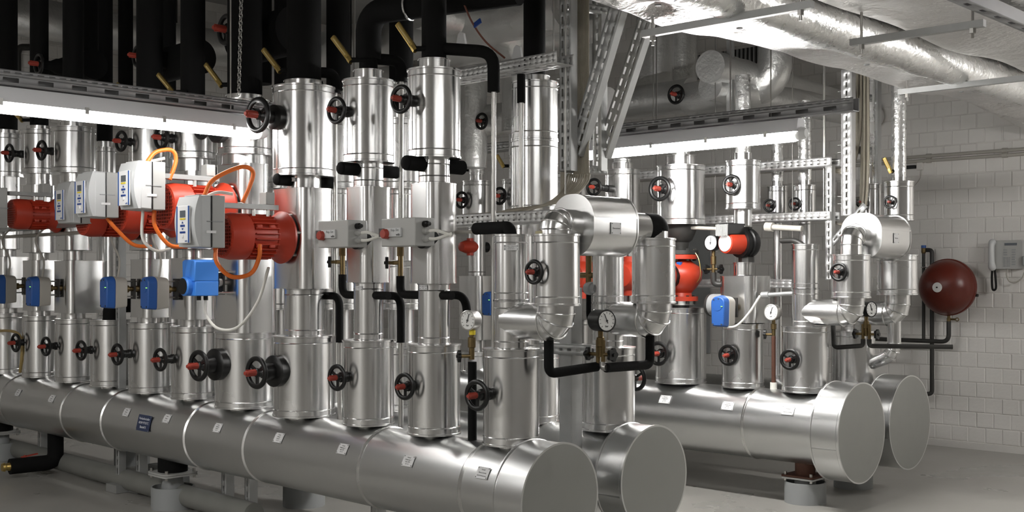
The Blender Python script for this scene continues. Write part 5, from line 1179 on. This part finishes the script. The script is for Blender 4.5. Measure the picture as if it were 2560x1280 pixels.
# wedge of foil between duct and wall
b = MB(); b.add([(-3.3,8.3,2.58),(-.2,8.3,2.58),(-.2,WY-.01,2.40),(-3.1,WY-.01,2.40),(-3.3,8.3,3.0),(-.2,8.3,3.0),(-.2,WY-.01,3.0),(-3.1,WY-.01,3.0)], [(0,1,2,3),(4,7,6,5),(0,4,5,1),(0,3,7,4),(1,5,6,2),(3,2,6,7)]); tag(b.build('foil_transition', FOILD), 'sloping foil-wrapped duct end meeting the brick wall', 'duct')
# slotted rail in the upper corner (it carries the lamp nearer the camera)
o = thing('lamp_rail', 'dark slotted rail across the upper corner of the picture', 'rail', V((-1.83, 3.7, 2.42)))
b = MB(); b.perf(V((-1.86, 3.7, 2.45)), Y_, Z_, 5.0, .022, .05, .028, [.012], .006); b.perf(V((-1.86, 3.7, 2.42)), Y_, Z_, 5.0, .03, .155, .06, [.016], .017); b.perf(V((-1.86, 3.7, 2.42)), Y_, X_, 5.0, .06, .155, .05, [.03], .02); b.box(V((-1.80, 6.2, 2.446)), .002, 5.0, .052); b.build('rail', RAIL, o, solid=.0015)
b = MB(); b.cyl(V((-1.83, 4.4, 2.42)), V((-1.83, 4.4, 2.60)), .006, 8); b.build('hanger_rod', STEEL, o)
# foil pipes behind, under the ceiling
zz = 2.88
foilpipe('upper foil pipe running to the wall behind the lamp', at(1775,166,7.9), V((at(2086,226,9.6).x, WY-.05, at(1775,166,7.9).z)), .115)
p = at(1775,215,8.0); foilpipe('lower foil pipe running to the wall behind the lamp', p, V((p.x+.1, WY-.05, p.z)), .10)
RG = Row(7.35, 46.67)
p, q = RG.px(1440, 275), RG.px(1730, 245); q.z = p.z; foilpipe('foil pipe with black wheel valve above the lamp', p, RG.pt(1730, p.z)+RG.ex*.0, .13)
p = RG.px(1720, 248, -.05); q = RG.px(1940, 240, -.05); q.z = p.z; foilpipe('crumpled foil pipe bending up beside the hanger strip', p, V((q.x, q.y, q.z+.75)), .125, mids=[V((q.x,q.y,q.z))])
p = RG.px(1690, 236, -.25); o = thing('overhead_valve', 'black wheel valve on the crumpled foil pipe', 'valve', p-Z_*.07); handwheel(o, p+RG.ey*.12, -RG.ey, .075, .12)
p, q = RG.px(1470, 355, -.2), RG.px(1690, 350, -.2); q.z = p.z; foilpipe('foil pipe just under the lamp housing', V((p.x,p.y,ZC-.02)), q, .11, mids=[p])
for u, w_, dy, lab in ((1640,.17,.5,'broad upright foil duct behind the slanted strut'),(1705,.13,.65,'narrow upright foil duct behind the slanted strut')):
    p = RG.px(u, 232, dy); foilpipe(lab, p, V((p.x, p.y, ZC-.01)), w_)
# hanger strip
p = RG.px(1826, 280, -.5); b = MB(); b.box(V((p.x, p.y, (p.z+ZC)/2)), .045, .03, ZC-p.z, RG.ex, RG.ey, Z_); tag(b.build('hanger_strip', GALV), 'flat grey hanger strip dropping onto the lamp rail', 'hanger')
# vent grille with slats
p = wpt(1800, 160, .02); o = thing('vent_grille', 'dark slatted vent grille high on the brick wall', 'grille', p-Z_*.2)
b = MB(); b.box(p+Y_*.01, .95, .02, .22); b.build('grille_back', BLKS, o)
for k in range(22):
    b = MB(); b.box(p+X_*(-.45+.043*k)-Y_*.012, .016, .02, .21); b.build('slat', GREYD, o)
# middle background: foil runs
RM = Row(5.1, 46.67)
p, q = RM.px(1120, 70), RM.px(1420, 20); q.z = p.z; foilpipe('foil pipe crossing high behind the second slim riser', p-RM.ex*1.2, RM.pt(1420, p.z), .16)
q = RM.px(1300, 330, .45); foilpipe('foil pipe turning down behind the upper tray', V((q.x,q.y,2.95))-RM.ey*.9, q, .12, mids=[V((q.x,q.y,2.95))])
p, q = RM.px(1090, 318, .9), RM.px(1290, 300, .9); q.z = p.z; foilpipe('crumpled foil pipe with wheel valve behind the steel drop pipe', p, RM.pt(1290, p.z, 0, .9), .115)
p = RM.px(1204, 303, .75); o = thing('overhead_valve', 'black wheel valve behind the bare steel drop pipe', 'valve', p-Z_*.06); handwheel(o, p+RM.ey*.10, -RM.ey, .062, .10)
p = RM.px(1180, 250, .8); foilpipe('upright foil pipe behind the upper tray', RM.px(1180,420,.8), V((p.x,p.y,ZC-.01)), .11)
p, q = RM.px(1110, 130, .5), RM.px(1400, 110, .5); q.z = p.z; foilpipe('second foil pipe crossing behind the upper tray', p, RM.pt(1400, p.z, 0, .5), .12)
for k, (x, y, r, lab) in enumerate(((-8.5, 8.2, .2, 'big foil pipe along the far wall under the ceiling'),)):
    foilpipe(lab, V((XL+.45, 1.0, 3.55)), V((XL+.45, 8.9, 3.55)), .17)
p, q = RM.px(1140, 358, .4), RM.px(1420, 330, .4); q.z = p.z
tray(Row(6.4, 46.67), 1140, 1480, 1280, 352, 372, 'dark slotted tray far behind the bare steel drop pipe', dep=.12, pitch=.05, sl=.02)
# small white sheets sticking up behind the upper tray
for u, v, lab in ((1290,135,'folded white sheet stuck behind the upper tray'),(1150,100,'white sheet corner behind the black hose bend')):
    p = RT.px(u, v, .14); b = MB(); b.prism([(-.035,-.04),(.04,-.04),(.025,.03),(0,.042),(-.015,.03)], p, RT.ex, Z_, RT.ey, .012); tag(b.build('insulation_offcut', PLATE), lab, 'offcut')
letters_to_mesh()
